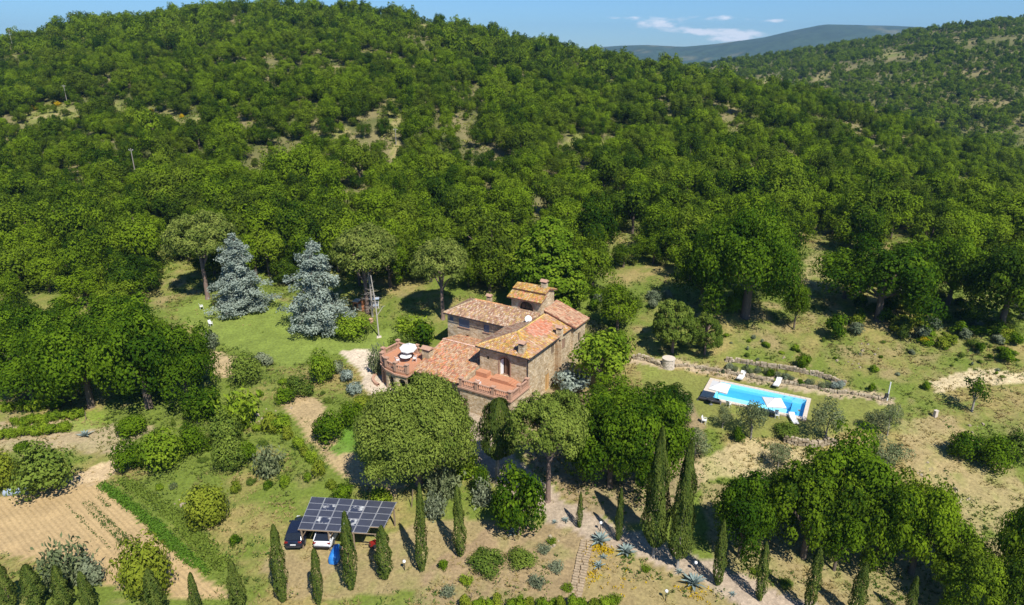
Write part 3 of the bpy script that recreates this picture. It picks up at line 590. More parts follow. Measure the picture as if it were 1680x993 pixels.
# ------------------------------------------------------------------ the villa
HANG = math.radians(-31); HA = np.array([math.cos(HANG), math.sin(HANG)]); HB = np.array([-HA[1], HA[0]])
HO = np.array([1.985, 72.251])-.8*HA+1.1*HB
def hl(u, v, z):
    """house coordinates of the point seen at (u, v) at height z"""
    q = at(u, v, z)[:2]-HO; return np.array([q@HA, q@HB, z])
def hw(a, b, z): q = HO+a*HA+b*HB; return np.array([q[0], q[1], z])
def arch(s0, s1, z0, z1, n=8):
    r = (s1-s0)/2; c = (s0+s1)/2; h = min(r, z1-z0-.3); return [(s0, z0), (s1, z0)]+[(c+r*math.cos(math.pi*i/n), z1-h+h*math.sin(math.pi*i/n)) for i in range(n+1)]
def rect(s0, s1, z0, z1): return [(s0, z0), (s1, z0), (s1, z1), (s0, z1)]
def wall(par, p0, p1, outer, holes, mat, dep=.28, name='wall'):
    """panel from p0 to p1 (plan); outer and holes in (along, z); outside on the right hand of p0->p1; openings get reveals"""
    d = np.array(p1)-np.array(p0); L = np.linalg.norm(d); d = d/L; nrm = np.array([d[1], -d[0]])
    def P(s, z, k=0): q = np.array(p0)+d*s-nrm*k; return (q[0], q[1], z)
    b = MB(); polys = [outer]+holes; flat = [p for pl in polys for p in pl]
    b.V = [P(*p) for p in flat]; b.F = [list(t) for t in tessellate_polygon([[Vector((p[0], p[1], 0)) for p in pl] for pl in polys])]
    for f in range(len(b.F)):
        q = [flat[i] for i in b.F[f]]
        if (q[1][0]-q[0][0])*(q[2][1]-q[0][1])-(q[2][0]-q[0][0])*(q[1][1]-q[0][1]) < 0: b.F[f] = b.F[f][::-1]
    for h in holes:
        n = len(h); b.add([P(*p) for p in h]+[P(p[0], p[1], dep) for p in h], [[i, (i+1) % n, n+(i+1) % n, n+i] for i in range(n)])
    return b.build(name, mat, par), P
def fill(par, P, hole, name, mat, dep, frame=None, fmat=None, bars=1):
    """leaf or pane set back in an opening, with a real frame and glazing bars"""
    s0, s1 = min(p[0] for p in hole), max(p[0] for p in hole); z0, z1 = min(p[1] for p in hole), max(p[1] for p in hole); n = len(hole)
    b = MB(); b.add([P(p[0], p[1], dep) for p in hole]+[P(p[0], p[1], dep+.05) for p in hole], [list(range(n))]+[[i, (i+1) % n, n+(i+1) % n, n+i] for i in range(n)]); o = b.build(name, mat, par)
    if frame:
        f = MB(); c = ((s0+s1)/2, (z0+z1)/2)
        for i in range(n):
            p, q = hole[i], hole[(i+1) % n]; k = .88
            ip, iq = [((p[0]-c[0])*k+c[0], (p[1]-c[1])*k+c[1]), ((q[0]-c[0])*k+c[0], (q[1]-c[1])*k+c[1])]
            f.add([P(*p, dep-.06), P(*q, dep-.06), P(*iq, dep-.06), P(*ip, dep-.06), P(*ip, dep), P(*iq, dep)], [[0, 1, 2, 3], [3, 2, 5, 4]])
        for k in range(bars):
            s = s0+(s1-s0)*(k+1)/(bars+1); f.add([P(s-.04, z0, dep-.05), P(s+.04, z0, dep-.05), P(s+.04, z1-.05, dep-.05), P(s-.04, z1-.05, dep-.05)], [[0, 1, 2, 3]])
        f.build(frame, fmat, o)
    return o
PAL_RED = [(.35,.17,.10),(.41,.205,.12),(.37,.23,.145),(.42,.27,.165),(.30,.145,.09),(.45,.30,.19),(.42,.22,.09)]
PAL_YEL = [(.43,.26,.055),(.47,.29,.065),(.36,.19,.075),(.46,.33,.16),(.33,.22,.06),(.45,.24,.07),(.40,.24,.13)]
PAL_ORG = [(.50,.20,.11),(.52,.24,.15),(.46,.175,.095),(.50,.28,.19)]
PAL_MIX = [(.37,.21,.13),(.42,.27,.17),(.32,.17,.11),(.47,.35,.25),(.29,.18,.11),(.40,.27,.12)]
def roof(par, slopes, pal, name='roof', seed=1, tw=.21, th=.38, thick=.12):
    """slopes: planar polygons with the eave as first edge; deck under each, barrel tiles laid one by one on top"""
    rng = np.random.default_rng(seed); deck = MB(); TV, TF, TC = [], [], []
    for si, poly in enumerate(slopes):
        P = [np.array(p, float) for p in poly]; n = len(P)
        nr = np.cross(P[1]-P[0], P[2]-P[0]); nr /= np.linalg.norm(nr)
        if nr[2] < 0: P = P[::-1]; P = P[-2:]+P[:-2] if False else P; nr = -nr
        e = np.array(poly[1], float)-np.array(poly[0], float); e /= np.linalg.norm(e); O = np.array(poly[0], float); s = np.cross(nr, e)
        if s[2] < 0: s = -s
        deck.add(P, [list(range(n))]); deck.add([p-np.array((0, 0, thick)) for p in P]+P, [list(range(n))[::-1]]+[[i, (i+1) % n, n+(i+1) % n, n+i] for i in range(n)])
        q2 = np.array([[(p-O)@e, (p-O)@s] for p in [np.array(x, float) for x in poly]]); lo, hi = q2.min(0), q2.max(0)
        cx = np.arange(lo[0]+tw/2, hi[0], tw); cy = np.arange(lo[1], hi[1], th*.86); X, Y = [g.ravel() for g in np.meshgrid(cx, cy)]
        ins = inpoly(X, Y+th*.3, [tuple(t) for t in q2]); X, Y = X[ins], Y[ins]; m = len(X)
        if not m: continue
        ph = np.linspace(0, math.pi, 5); jx = rng.normal(size=m)*.012; jz = rng.random(m)*.02; rt = rng.normal(size=m)*.03
        base = []
        for (t, rr, lift) in ((-.03, .122, .045), (th, .10, .012)):
            for a in ph:
                lx = np.cos(a)*rr*(tw/.24); lz = np.sin(a)*rr*.85+lift
                base.append(O+(X+jx+lx+rt*t)[:, None]*e+(Y+t)[:, None]*s+((lz+jz)[:, None])*nr)
        V = np.stack(base, 1).reshape(-1, 3); F0 = np.array([[i, i+1, 6+i, 5+i] for i in range(4)]+[[4, 3, 1, 0]]); F = (np.arange(m)[:, None, None]*10+F0[None]).reshape(-1, 4)
        pa = pal[si] if isinstance(pal[0], list) else pal; pa = np.array(pa); W3 = O+X[:, None]*e+Y[:, None]*s
        patch = fbm(W3[:, 0]*.9+seed*7, W3[:, 1]*.9, 60+seed)
        pick = np.clip((rng.random(m)*.62+patch*.75-.18)*len(pa), 0, len(pa)-1).astype(int); c = pa[pick]*(.82+.36*rng.random(m))[:, None]
        if name == 'tower_roof' and si == 1:            # patch of newer red tiles near the ridge
            q = ((X-7.2)/2.6)**2+((Y-2.6)/1.3)**2+.5*(rng.random(m)-.5) < 1; c[q] = np.array(PAL_ORG)[rng.integers(0, 4, q.sum())]*(.8+.3*rng.random(q.sum()))[:, None]
        o = sum(len(v) for v in TV); TV.append(V); TF.append(F+o); TC.append(np.repeat(c, 5, 0))
    d = deck.build(name, M['tilebase'], par)
    t = link(bpy.data.objects.new('roof_tiles', npmesh('roof_tiles', np.concatenate(TV), np.concatenate(TF), M['tile'], col=np.concatenate(TC))), d); t['kind'] = 'stuff'; return d
def ridge(par, p, q, mat='tile', n=None, col=(.50,.26,.12)):
    """row of ridge tiles"""
    p, q = np.array(p, float), np.array(q, float); L = np.linalg.norm(q-p); n = max(2, int(L/.4)); d = (q-p)/L; sd = np.cross(d, (0, 0, 1)); sd /= np.linalg.norm(sd); rng = np.random.default_rng(int(L*100)); V, F, C = [], [], []
    for i in range(n):
        for (t, r, lf) in ((i*L/n, .15, .05), ((i+1)*L/n+.04, .13, .02)):
            for a in np.linspace(0, math.pi, 5): V.append(p+d*t+sd*math.cos(a)*r+np.array((0, 0, math.sin(a)*r+lf)))
        F += [[i*10+k, i*10+k+1, i*10+6+k, i*10+5+k] for k in range(4)]; c = np.array(col)*(.75+.5*rng.random()); C += [c]*4
    o = link(bpy.data.objects.new('ridge_tiles', npmesh('ridge_tiles', V, F, M['tile'], col=np.array(C))), par); o['kind'] = 'stuff'
def chimney(par, c, w, d, h, cap='tile', rz=0):
    b = MB(); b.box((c[0], c[1], c[2]+h/2), (w, d, h+.8), rz); o = b.build('chimney', M['stone'], par)
    k = MB(); top = c[2]+h+.4
    for sx in (-1, 1):
        for sy in (-1, 1): k.box((c[0]+sx*(w/2-.09), c[1]+sy*(d/2-.09), top+.13), (.16, .16, .26))
    k.build('chimney_pots', M['brick'], o)['kind'] = 'stuff'
    r = MB(); z = top+.26; r.add([(c[0]-w*.68, c[1]-d*.68, z), (c[0]+w*.68, c[1]-d*.68, z), (c[0]+w*.68, c[1]+d*.68, z), (c[0]-w*.68, c[1]+d*.68, z), (c[0]-w*.68, c[1], z+.3), (c[0]+w*.68, c[1], z+.3)], [[3, 2, 1, 0], [0, 1, 5, 4], [2, 3, 4, 5], [1, 2, 5], [3, 0, 4]])
    r.build('chimney_cap', M['terra'], o); return o
def balustrade(par, pts, zs, piers, h=.85, step=.24, ph=1.0):
    o = None; rail = MB(); bal = MB()
    for i in range(len(pts)-1):
        a, b_ = np.array(pts[i], float), np.array(pts[i+1], float); L = np.linalg.norm(b_-a); an = math.atan2(*(b_-a)[::-1]); z = zs; c = (a+b_)/2
        rail.box((c[0], c[1], z+.06), (L, .2, .12), an); rail.box((c[0], c[1], z+h), (L, .22, .11), an)
        n = int(L/step)
        for k in range(1, n):
            p = a+(b_-a)*k/n; bal.lathe((p[0], p[1], z+.12), [(.05, 0), (.075, .16), (.045, .38), (.055, h-.18)], 6)
    o = rail.build('balustrade', M['terra'], par); q = bal.build('balusters', M['terra'], o); q['kind'] = 'stuff'
    for (x, y) in piers:
        p = MB(); p.box((x, y, zs+ph/2), (.40, .40, ph), HANG*0); p.box((x, y, zs+ph+.06), (.54, .54, .12)); p.build('pillar', M['terra'], o)
    return o
def villa():
    V = thing('stone_farmhouse', 'large tan stone farmhouse with terracotta tiled roofs among the trees', 'house', (HO[0], HO[1], 0), HANG)
    st = M['stone']
    # --- front tower wing
    hd = arch(2.9, 4.35, 5.95, 8.45); hs = rect(1.0, 1.35, 7.55, 8.0)
    w, P = wall(V, (-6.8, 0), (0, 0), [(0, 0), (6.8, 0), (6.8, 9.3), (0, 9.3)], [hd, hs], st)
    d = fill(V, P, hd, 'arched_door', M['darkwood'], .25, 'door_frame', M['brick'], 1); fill(V, P, hs, 'window', M['glass'], .2)
    b = MB(); rs = arch(2.72, 4.53, 5.95, 8.63); n = len(hd)
    b.add([P(p[0], p[1], -.05) for p in hd[1:]+hd[:1]]+[P(p[0], p[1], -.05) for p in rs[1:]+rs[:1]], [[i, n+i, n+i+1, i+1] for i in range(n-1)]); b.build('brick_surround', M['brick'], d)
    sh = MB(); sh.add([P(2.93, 6.0, .10), P(3.28, 6.0, .22), P(3.28, 8.1, .22), P(2.93, 7.8, .10), P(2.93, 6.0, .14), P(3.28, 6.0, .245), P(3.28, 8.1, .245), P(2.93, 7.8, .14)], [[0, 1, 2, 3], [7, 6, 5, 4], [0, 3, 7, 4], [1, 5, 6, 2], [2, 6, 7, 3], [0, 4, 5, 1]]); sh.build('door_leaf', M['whitepaint'], d)
    hw1 = rect(5.9, 6.7, 7.25, 8.45); hdr = rect(4.5, 5.6, 2.55, 4.95); hsm = rect(4.9, 5.2, 5.25, 5.6)
    w, P = wall(V, (0, 0), (0, 7.2), [(0, 0), (7.2, 0), (7.2, 9.3), (0, 9.3)], [hw1, hdr, hsm], st)
    o = fill(V, P, hw1, 'window', M['wood'], .05, 'window_frame', M['wood'], 1); fill(V, P, hdr, 'door', M['doorwood'], .14, 'door_frame', M['doorwood'], 1); fill(V, P, hsm, 'window', M['glass'], .2)
    hw2 = rect(1.2, 2.1, 7.0, 8.4); w, P = wall(V, (.25, 7.2), (.25, 11.06), [(0, 2), (3.86, 2), (3.86, 9.25), (0, 9.25)], [hw2], st); fill(V, P, hw2, 'window', M['brick'], .06, 'window_frame', M['wood'], 1)
    wall(V, (-.3, 7.2), (.25, 7.2), [(0, 2), (.55, 2), (.55, 9.25), (0, 9.25)], [], st); wall(V, (-6.8, 7.4), (-6.8, 0), [(0, 0), (7.4, 0), (7.4, 9.3), (0, 9.3)], [], st)
    bt = MB(); bt.add([(-.05, 7.0, 1), (.75, 7.0, 1), (.75, 7.9, 1), (-.05, 7.9, 1), (-.05, 7.0, 9.05), (.32, 7.0, 9.05), (.32, 7.9, 9.05), (-.05, 7.9, 9.05)], [[3, 2, 1, 0], [4, 5, 6, 7], [0, 1, 5, 4], [1, 2, 6, 5], [2, 3, 7, 6], [3, 0, 4, 7]]); bt.build('buttress', M['stonered'], V)
    dp = MB(); dp.tube([(.05, -.08, 9.0), (.05, -.08, 2.6)], .055, 6); dp.build('downpipe', M['darkmetal'], V)
    roof(V, [[(-7.2, -.4, 9.15), (.42, -.4, 9.15), (-3.4, 3.4, 10.45)], [(.42, -.4, 9.15), (.42, 10.9, 9.15), (-3.4, 10.9, 10.45), (-3.4, 3.4, 10.45)], [(-7.2, 10.9, 9.15), (-7.2, -.4, 9.15), (-3.4, 3.4, 10.45), (-3.4, 10.9, 10.45)]], [PAL_YEL+PAL_MIX[:5], PAL_YEL+PAL_MIX[:5], PAL_MIX], 'tower_roof', 3)
    ridge(V, (-3.4, 3.4, 10.45), (-3.4, 10.3, 10.45), col=(.52,.36,.12)); ridge(V, (.4, -.38, 9.17), (-3.4, 3.4, 10.45), col=(.55,.36,.08)); ridge(V, (-7.15, -.38, 9.17), (-3.4, 3.4, 10.45), col=(.50,.33,.12))
    gut = MB(); gut.tube([(-7.2, -.46, 9.08), (.46, -.46, 9.08), (.46, 10.9, 9.08)], .06, 5); gut.build('gutter', M['darkmetal'], V)
    # --- long left block
    h1 = rect(1.9, 3.7, 7.55, 8.75); h2 = rect(6.0, 6.9, 7.6, 8.7); h3 = rect(.35, 1.0, 8.1, 8.75); h4 = rect(3.05, 3.5, 6.0, 6.5)
    w, P = wall(V, (-16.9, 7.1), (-6.8, 7.1), [(0, 1), (10.1, 1), (10.1, 9.3), (0, 9.3)], [h1, h2, h3, h4], st)
    for h in (h1, h2, h3): o = fill(V, P, h, 'window', M['shutter'], .10, 'window_frame', M['shutter'], 3 if h is h1 else 1)
    fill(V, P, h4, 'window', M['glass'], .2)
    for h in (h1, h2):
        s = MB(); s.add([P(h[0][0]-.12, h[0][1]-.1, -.1), P(h[1][0]+.12, h[0][1]-.1, -.1), P(h[1][0]+.12, h[0][1]-.1, .05), P(h[0][0]-.12, h[0][1]-.1, .05), P(h[0][0]-.12, h[0][1], -.1), P(h[1][0]+.12, h[0][1], -.1), P(h[1][0]+.12, h[0][1], .05), P(h[0][0]-.12, h[0][1], .05)], [[0, 1, 5, 4], [4, 5, 6, 7], [1, 2, 6, 5], [3, 0, 4, 7], [0, 3, 2, 1]]); s.build('sill', M['brick'], V)
    wall(V, (-16.9, 12.9), (-16.9, 7.1), [(0, 1), (5.8, 1), (5.8, 9.3), (0, 9.3)], [], st); wall(V, (-6.0, 12.9), (-16.9, 12.9), [(0, 1), (10.9, 1), (10.9, 9.3), (0, 9.3)], [], st)
    roof(V, [[(-17.3, 6.7, 9.2), (-3.9, 6.7, 9.2), (-3.9, 10, 10.7), (-14.1, 10, 10.7)], [(-17.3, 13.3, 9.2), (-17.3, 6.7, 9.2), (-14.1, 10, 10.7)], [(-3.9, 13.3, 9.2), (-17.3, 13.3, 9.2), (-14.1, 10, 10.7), (-3.9, 10, 10.7)]], PAL_MIX+PAL_RED[2:4], 'main_roof', 5)
    ridge(V, (-14.1, 10, 10.7), (-8.2, 10, 10.7)); ridge(V, (-17.25, 6.72, 9.22), (-14.1, 10, 10.7), col=(.42,.32,.2))
    g2 = MB(); g2.tube([(-17.3, 6.62, 9.1), (-7.2, 6.62, 9.1)], .05, 5); g2.build('gutter', M['darkmetal'], V)
    # --- belvedere
    ha = arch(1.25, 3.35, 10.75, 12.0, 10); w, P = wall(V, (-8.2, 9.9), (-3.7, 9.9), [(0, 9.5), (4.5, 9.5), (4.5, 12.5), (0, 12.5)], [ha], st); o = fill(V, P, ha, 'arched_window', M['glass'], .3, 'window_frame', M['darkwood'], 2)
    rs = arch(1.05, 3.55, 10.75, 12.2, 10); n = len(ha); b = MB(); b.add([P(p[0], p[1], -.04) for p in ha[1:]+ha[:1]]+[P(p[0], p[1], -.04) for p in rs[1:]+rs[:1]], [[i, n+i, n+i+1, i+1] for i in range(n-1)]); b.build('brick_surround', M['brick'], o)
    wall(V, (-3.7, 9.9), (-3.7, 13.6), [(0, 8), (3.7, 8), (3.7, 12.95), (1.9, 13.5), (1.05, 13.15), (1.0, 12.75), (0, 12.4)], [], st); wall(V, (-8.2, 13.6), (-8.2, 9.9), [(0, 8), (3.7, 8), (3.7, 12.4), (2.7, 12.75), (2.65, 13.15), (1.8, 13.5), (0, 12.95)], [], st)
    wall(V, (-8.2, 11.02), (-3.7, 11.02), [(0, 12.3), (4.5, 12.3), (4.5, 13.2), (0, 13.2)], [], st); wall(V, (-3.7, 13.6), (-8.2, 13.6), [(0, 6), (4.5, 6), (4.5, 12.95), (0, 12.95)], [], st)
    roof(V, [[(-8.65, 9.42, 12.32), (-3.4, 9.42, 12.32), (-3.4, 11.0, 12.93), (-8.65, 11.0, 12.93)]], PAL_YEL+PAL_ORG[:2], 'belvedere_lower_roof', 7)
    roof(V, [[(-8.5, 10.72, 13.2), (-3.45, 10.72, 13.2), (-3.45, 11.8, 13.6), (-8.5, 11.8, 13.6)], [(-3.45, 14.0, 12.9), (-8.5, 14.0, 12.9), (-8.5, 11.8, 13.6), (-3.45, 11.8, 13.6)]], PAL_YEL+PAL_ORG[:1], 'belvedere_roof', 8)
    chimney(V, (-4.3, 11.9, 13.1), .75, .6, .75)
    # --- right back wing
    w, P = wall(V, (-3.7, 11.05), (.6, 11.05), [(0, 2), (4.3, 2), (4.3, 9.35), (0, 10.75)], [], st); hq = rect(1.4, 2.2, 6.6, 7.9)
    w, P = wall(V, (.6, 11.05), (.6, 14.6), [(0, 2), (3.55, 2), (3.55, 9.35), (0, 9.35)], [hq], st); fill(V, P, hq, 'window', M['glass'], .2, 'window_frame', M['wood'])
    wall(V, (.6, 14.6), (-3.7, 14.6), [(0, 2), (4.3, 2), (4.3, 10.8), (0, 9.35)], [], st)
    roof(V, [[(1.05, 10.7, 9.33), (1.05, 14.95, 9.33), (-3.9, 14.95, 11.0), (-3.9, 10.7, 11.0)]], PAL_RED, 'wing_roof', 9)
    # --- low front wing with the big terracotta roof
    ha1 = arch(6.55, 7.2, 2.3, 4.05); ha2 = arch(7.45, 8.1, 2.3, 4.05); ha3 = arch(1.6, 2.7, 2.3, 4.5)
    w, P = wall(V, (-14.5, -3.0), (-6.9, -3.0), [(0, 0), (7.6, 0), (7.6, 5.2), (0, 5.2)], [ha1, ha3], st); fill(V, P, ha1, 'arched_door', M['darkwood'], .24, 'door_frame', M['brick']); fill(V, P, ha3, 'arched_door', M['glass'], .24, 'door_frame', M['brick'])
    wall(V, (-14.5, 7.1), (-14.5, -3.0), [(0, 0), (10.1, 0), (10.1, 5.2), (3.7, 6.85), (0, 6.0)], [], st)
    roof(V, [[(-14.95, -3.4, 5.12), (-6.95, -3.4, 5.12), (-6.95, 3.4, 6.95), (-14.95, 3.4, 6.95)], [(-6.85, 7.1, 6.2), (-14.95, 7.1, 6.2), (-14.95, 3.4, 6.95), (-6.85, 3.4, 6.95)]], PAL_RED+PAL_ORG[:2], 'terracotta_roof', 11)
    ridge(V, (-14.9, 3.4, 6.95), (-6.9, 3.4, 6.95), col=(.56,.36,.28)); g3 = MB(); g3.tube([(-14.95, -3.5, 5.02), (-7.0, -3.5, 5.02)], .06, 5); g3.build('gutter', M['darkmetal'], V)
    # --- right terrace over the store rooms
    hb = arch(.25, .95, 2.3, 4.05); w, P = wall(V, (-6.9, -4.3), (.2, -4.3), [(0, 0), (7.1, 0), (7.1, 5.35), (0, 5.35)], [hb], st); fill(V, P, hb, 'arched_door', M['darkwood'], .24, 'door_frame', M['brick'])
    wall(V, (.2, -4.3), (.2, 0), [(0, 0), (4.3, 0), (4.3, 5.35), (0, 5.35)], [], st); wall(V, (-6.9, 0), (-6.9, -4.3), [(0, 0), (4.3, 0), (4.3, 6.1), (0, 6.5)], [], st)
    wall(V, (-6.86, -3.4), (-6.86, 0), [(0, 5), (3.4, 5), (3.4, 6.5), (0, 5.7)], [], M['stonedry'], name='parapet_wall')
    f = MB(); f.bb((-6.85, -4.25, 5.2), (.15, -.01, 5.5)); f.build('terrace_floor', M['terrafloor'], V)
    c = MB(); c.bb((-7.1, -4.5, 5.28), (.4, -4.28, 5.48)); c.bb((.18, -4.28, 5.28), (.4, .0, 5.48)); c.build('cornice', M['terra'], V)
    balustrade(V, [(-6.8, -4.25), (.18, -4.25), (.18, -.25)], 5.5, [(-6.75, -4.2), (-4.5, -4.2), (-2.2, -4.2), (.1, -4.2), (.12, -2.2), (.12, -.3)])
    s = MB(); s.bb((-4.4, -1.3, 5.5), (-1.9, -.02, 5.95)); s.build('door_landing', M['terrafloor'], V)
    for k in range(3):
        s = MB(); s.bb((-1.9+.34*k, -1.3, 5.5), (-1.56+.34*k, -.02, 5.83-.11*k)); s.build('step', M['terrafloor'], V)
    s = MB(); s.bb((-6.8, -1.0, 5.5), (-5.2, -.02, 6.1)); s.build('bench_block', M['terrafloor'], V)
    # --- round balcony at the left
    poly = [(-20.7, .9), (-20.8, -2.3), (-19.9, -3.6), (-18.3, -4.5), (-16.4, -4.95), (-14.55, -4.8), (-14.55, .9)]
    f = MB(); f.prism(poly, 5.0, 5.32); f.build('balcony_floor', M['terrafloor'], V); f = MB(); f.prism([(p[0]*1.012+.2, p[1]*1.03-.02) for p in poly[:6]]+[(-14.56, .9)], 4.82, 5.02); f.build('cornice', M['terra'], V)
    rim = poly[:6]
    balustrade(V, [(p[0]+.1, p[1]+.12) for p in rim], 5.32, [(-20.65, .8), (-20.65, -2.2), (-19.75, -3.45), (-18.2, -4.35), (-16.35, -4.8), (-14.65, -4.65)], ph=1.15)
    balustrade(V, [(-20.6, .8), (-17.2, .8), (-14.6, .8)], 5.32, [(-17.4, .8), (-14.9, .8)], ph=1.15)
    for i in range(5):
        p, q = np.array(poly[i]), np.array(poly[i+1]); L = np.linalg.norm(q-p); hol = [arch(.45, L-.35, 1.6, 4.4, 8)] if L > 1.2 else []
        wall(V, p, q, [(0, 0), (L, 0), (L, 4.85), (0, 4.85)], hol, M['brick'] if i in (1, 2) else M['stone'], .4, 'arcade_wall')
    wall(V, (-17.5, .9), (-17.5, -4.2), [(0, 0), (5.1, 0), (5.1, 4.8), (0, 4.8)], [], M['stone']); wall(V, (-14.55, .9), (-20.7, .9), [(0, 0), (6.15, 0), (6.15, 4.8), (0, 4.8)], [], M['stone'])
    r = MB()
    for i in range(8):
        a0, a1 = math.pi*(.75+.09*i), math.pi*(.75+.09*(i+1)); c = (-19.3, -2.0); r.add([(c[0]+rr*math.cos(a), c[1]+rr*math.sin(a), z) for z in (1.2, 2.65) for (rr, a) in ((2.9, a0), (2.9, a1), (2.55, a1), (2.55, a0))], [[4, 5, 6, 7], [0, 1, 5, 4], [2, 3, 7, 6]])
    r.build('brick_planter_rim', M['terra'], V)
    # --- chimneys
    for (u, v, z, w_, d_, h_) in ((857, 577, 9.55, .75, .7, .75), (918, 548, 9.5, .7, .6, .5), (803, 496, 10.2, .65, .55, .55)):
        q = hl(u, v, z); chimney(V, (q[0], q[1], z-.25), w_, d_, h_)
    q = hl(702, 586, 5.9); chimney(V, (q[0], q[1], 5.3), 1.1, .9, 1.2)
villa()
def dish():
    q = hl(867, 530, 10.0); p = hw(*q); t = thing('satellite_dish', 'white satellite dish standing on the tiled roof of the farmhouse', 'satellite dish', p, HANG)
    m = MB(); m.tube([(0, 0, -.4), (0, 0, .45)], .035, 6); m.build('mast', M['metal'], t)
    b = MB(); b.lathe((0, 0, 0), [(.02, 0), (.20, .02), (.36, .06), (.46, .12), (.46, .135), (.34, .08), (.02, .02)], 18); o = b.build('reflector', M['whitepaint'], t, True); o.location = (.02, -.08, .6); o.rotation_euler = (math.radians(72), 0, .45)
    a = MB(); a.tube([(.05, -.1, .25), (.25, -.55, .45)], .018, 5); a.box((.25, -.57, .48), (.09, .12, .09)); a.build('feed_arm', M['metal'], t)
dish()
def parasol(name, lab, P, r, h, square=True, tilt=0.0, rz=0.0, group=None):
    t = thing(name, lab, 'parasol', P, rz, group); n = 4 if square else 8; b = MB()
    top = [(0, 0, h)]; rim = []
    for i in range(n*2):
        a = 2*math.pi*i/(n*2); k = (r if i % 2 == 0 else r*math.cos(math.pi/n)*.98); rim.append((k*math.cos(a), k*math.sin(a), h-.26*r*2*.62))
    V = top+rim+[(x, y, z-.14) for x, y, z in rim]; m = len(rim); b.add(V, [[0, 1+i, 1+(i+1) % m] for i in range(m)]+[[1+i, 1+m+i, 1+m+(i+1) % m, 1+(i+1) % m] for i in range(m)])
    o = b.build('canopy', M['white'], t); o.rotation_euler = (tilt, 0, 0)
    p = MB(); p.tube([(0, 0, 0), (0, 0, h+.1)], .03, 6); p.build('pole', M['metal'], t); p = MB(); p.lathe((0, 0, 0), [(.28, 0), (.28, .08), (.06, .12)], 10); p.build('base', M['darkmetal'], t)
    rb = MB()
    for i in range(n): a = 2*math.pi*i/n; rb.tube([(0, 0, h-.5), (r*.6*math.cos(a), r*.6*math.sin(a), h-.30*r*.62)], .012, 4)
    rb.build('ribs', M['metal'], t); return t
def chair(P, rz, mat, lab, group=None):
    t = thing('garden_chair', lab, 'chair', P, rz, group); s = MB(); s.box((0, 0, .44), (.46, .46, .04)); s.build('seat', mat, t)
    b = MB(); b.add([(-.22, .21, .46), (.22, .21, .46), (.22, .30, .92), (-.22, .30, .92), (-.22, .24, .46), (.22, .24, .46), (.22, .33, .92), (-.22, .33, .92)], [[0, 1, 2, 3], [7, 6, 5, 4], [3, 2, 6, 7], [0, 3, 7, 4], [1, 5, 6, 2]]); b.build('backrest', mat, t)
    for sx in (-1, 1):
        for sy in (-1, 1): l = MB(); l.tube([(sx*.2, sy*.2, .44), (sx*.22, sy*.23, 0)], .02, 5); l.build('leg', mat, t)
        a = MB(); a.box((sx*.23, 0, .64), (.05, .44, .03)); a.tube([(sx*.23, -.2, .64), (sx*.22, -.2, .44)], .016, 4); a.build('armrest', mat, t)
    return t
def round_table(P, r, lab, mat):
    t = thing('round_table', lab, 'table', P); b = MB(); b.lathe((0, 0, .70), [(r, 0), (r+.02, .02), (r, .045)], 18); b.build('table_top', mat, t); l = MB(); l.lathe((0, 0, 0), [(.25, 0), (.25, .05), (.05, .09), (.05, .70)], 8); l.build('pedestal', M['metal'], t); return t
def balcony_set():
    z = 5.33; c = (-17.1, -1.9)
    parasol('parasol', 'white parasol on the round balcony left of the terracotta roof', hw(c[0]-.4, c[1]+1.1, z), 1.15, 1.9, False, .18, 0)
    round_table(hw(*c, z), .75, 'round white table on the balcony under the parasol', M['whitepaint'])
    for i, (a, lab) in enumerate(((.5, 'white balcony chair on the house side of the round table'), (2.3, 'white balcony chair at the back of the round table'), (4.2, 'white balcony chair at the balustrade side of the round table'))):
        chair(hw(c[0]+1.15*math.cos(a), c[1]+1.15*math.sin(a), z), HANG+a-math.pi/2, M['whitepaint'], lab, 'white chairs on the balcony')
    chair(hw(-4.9, -3.2, 5.5), HANG+2.6, M['whitepaint'], 'pale chair on the terrace below the arched door')
balcony_set()

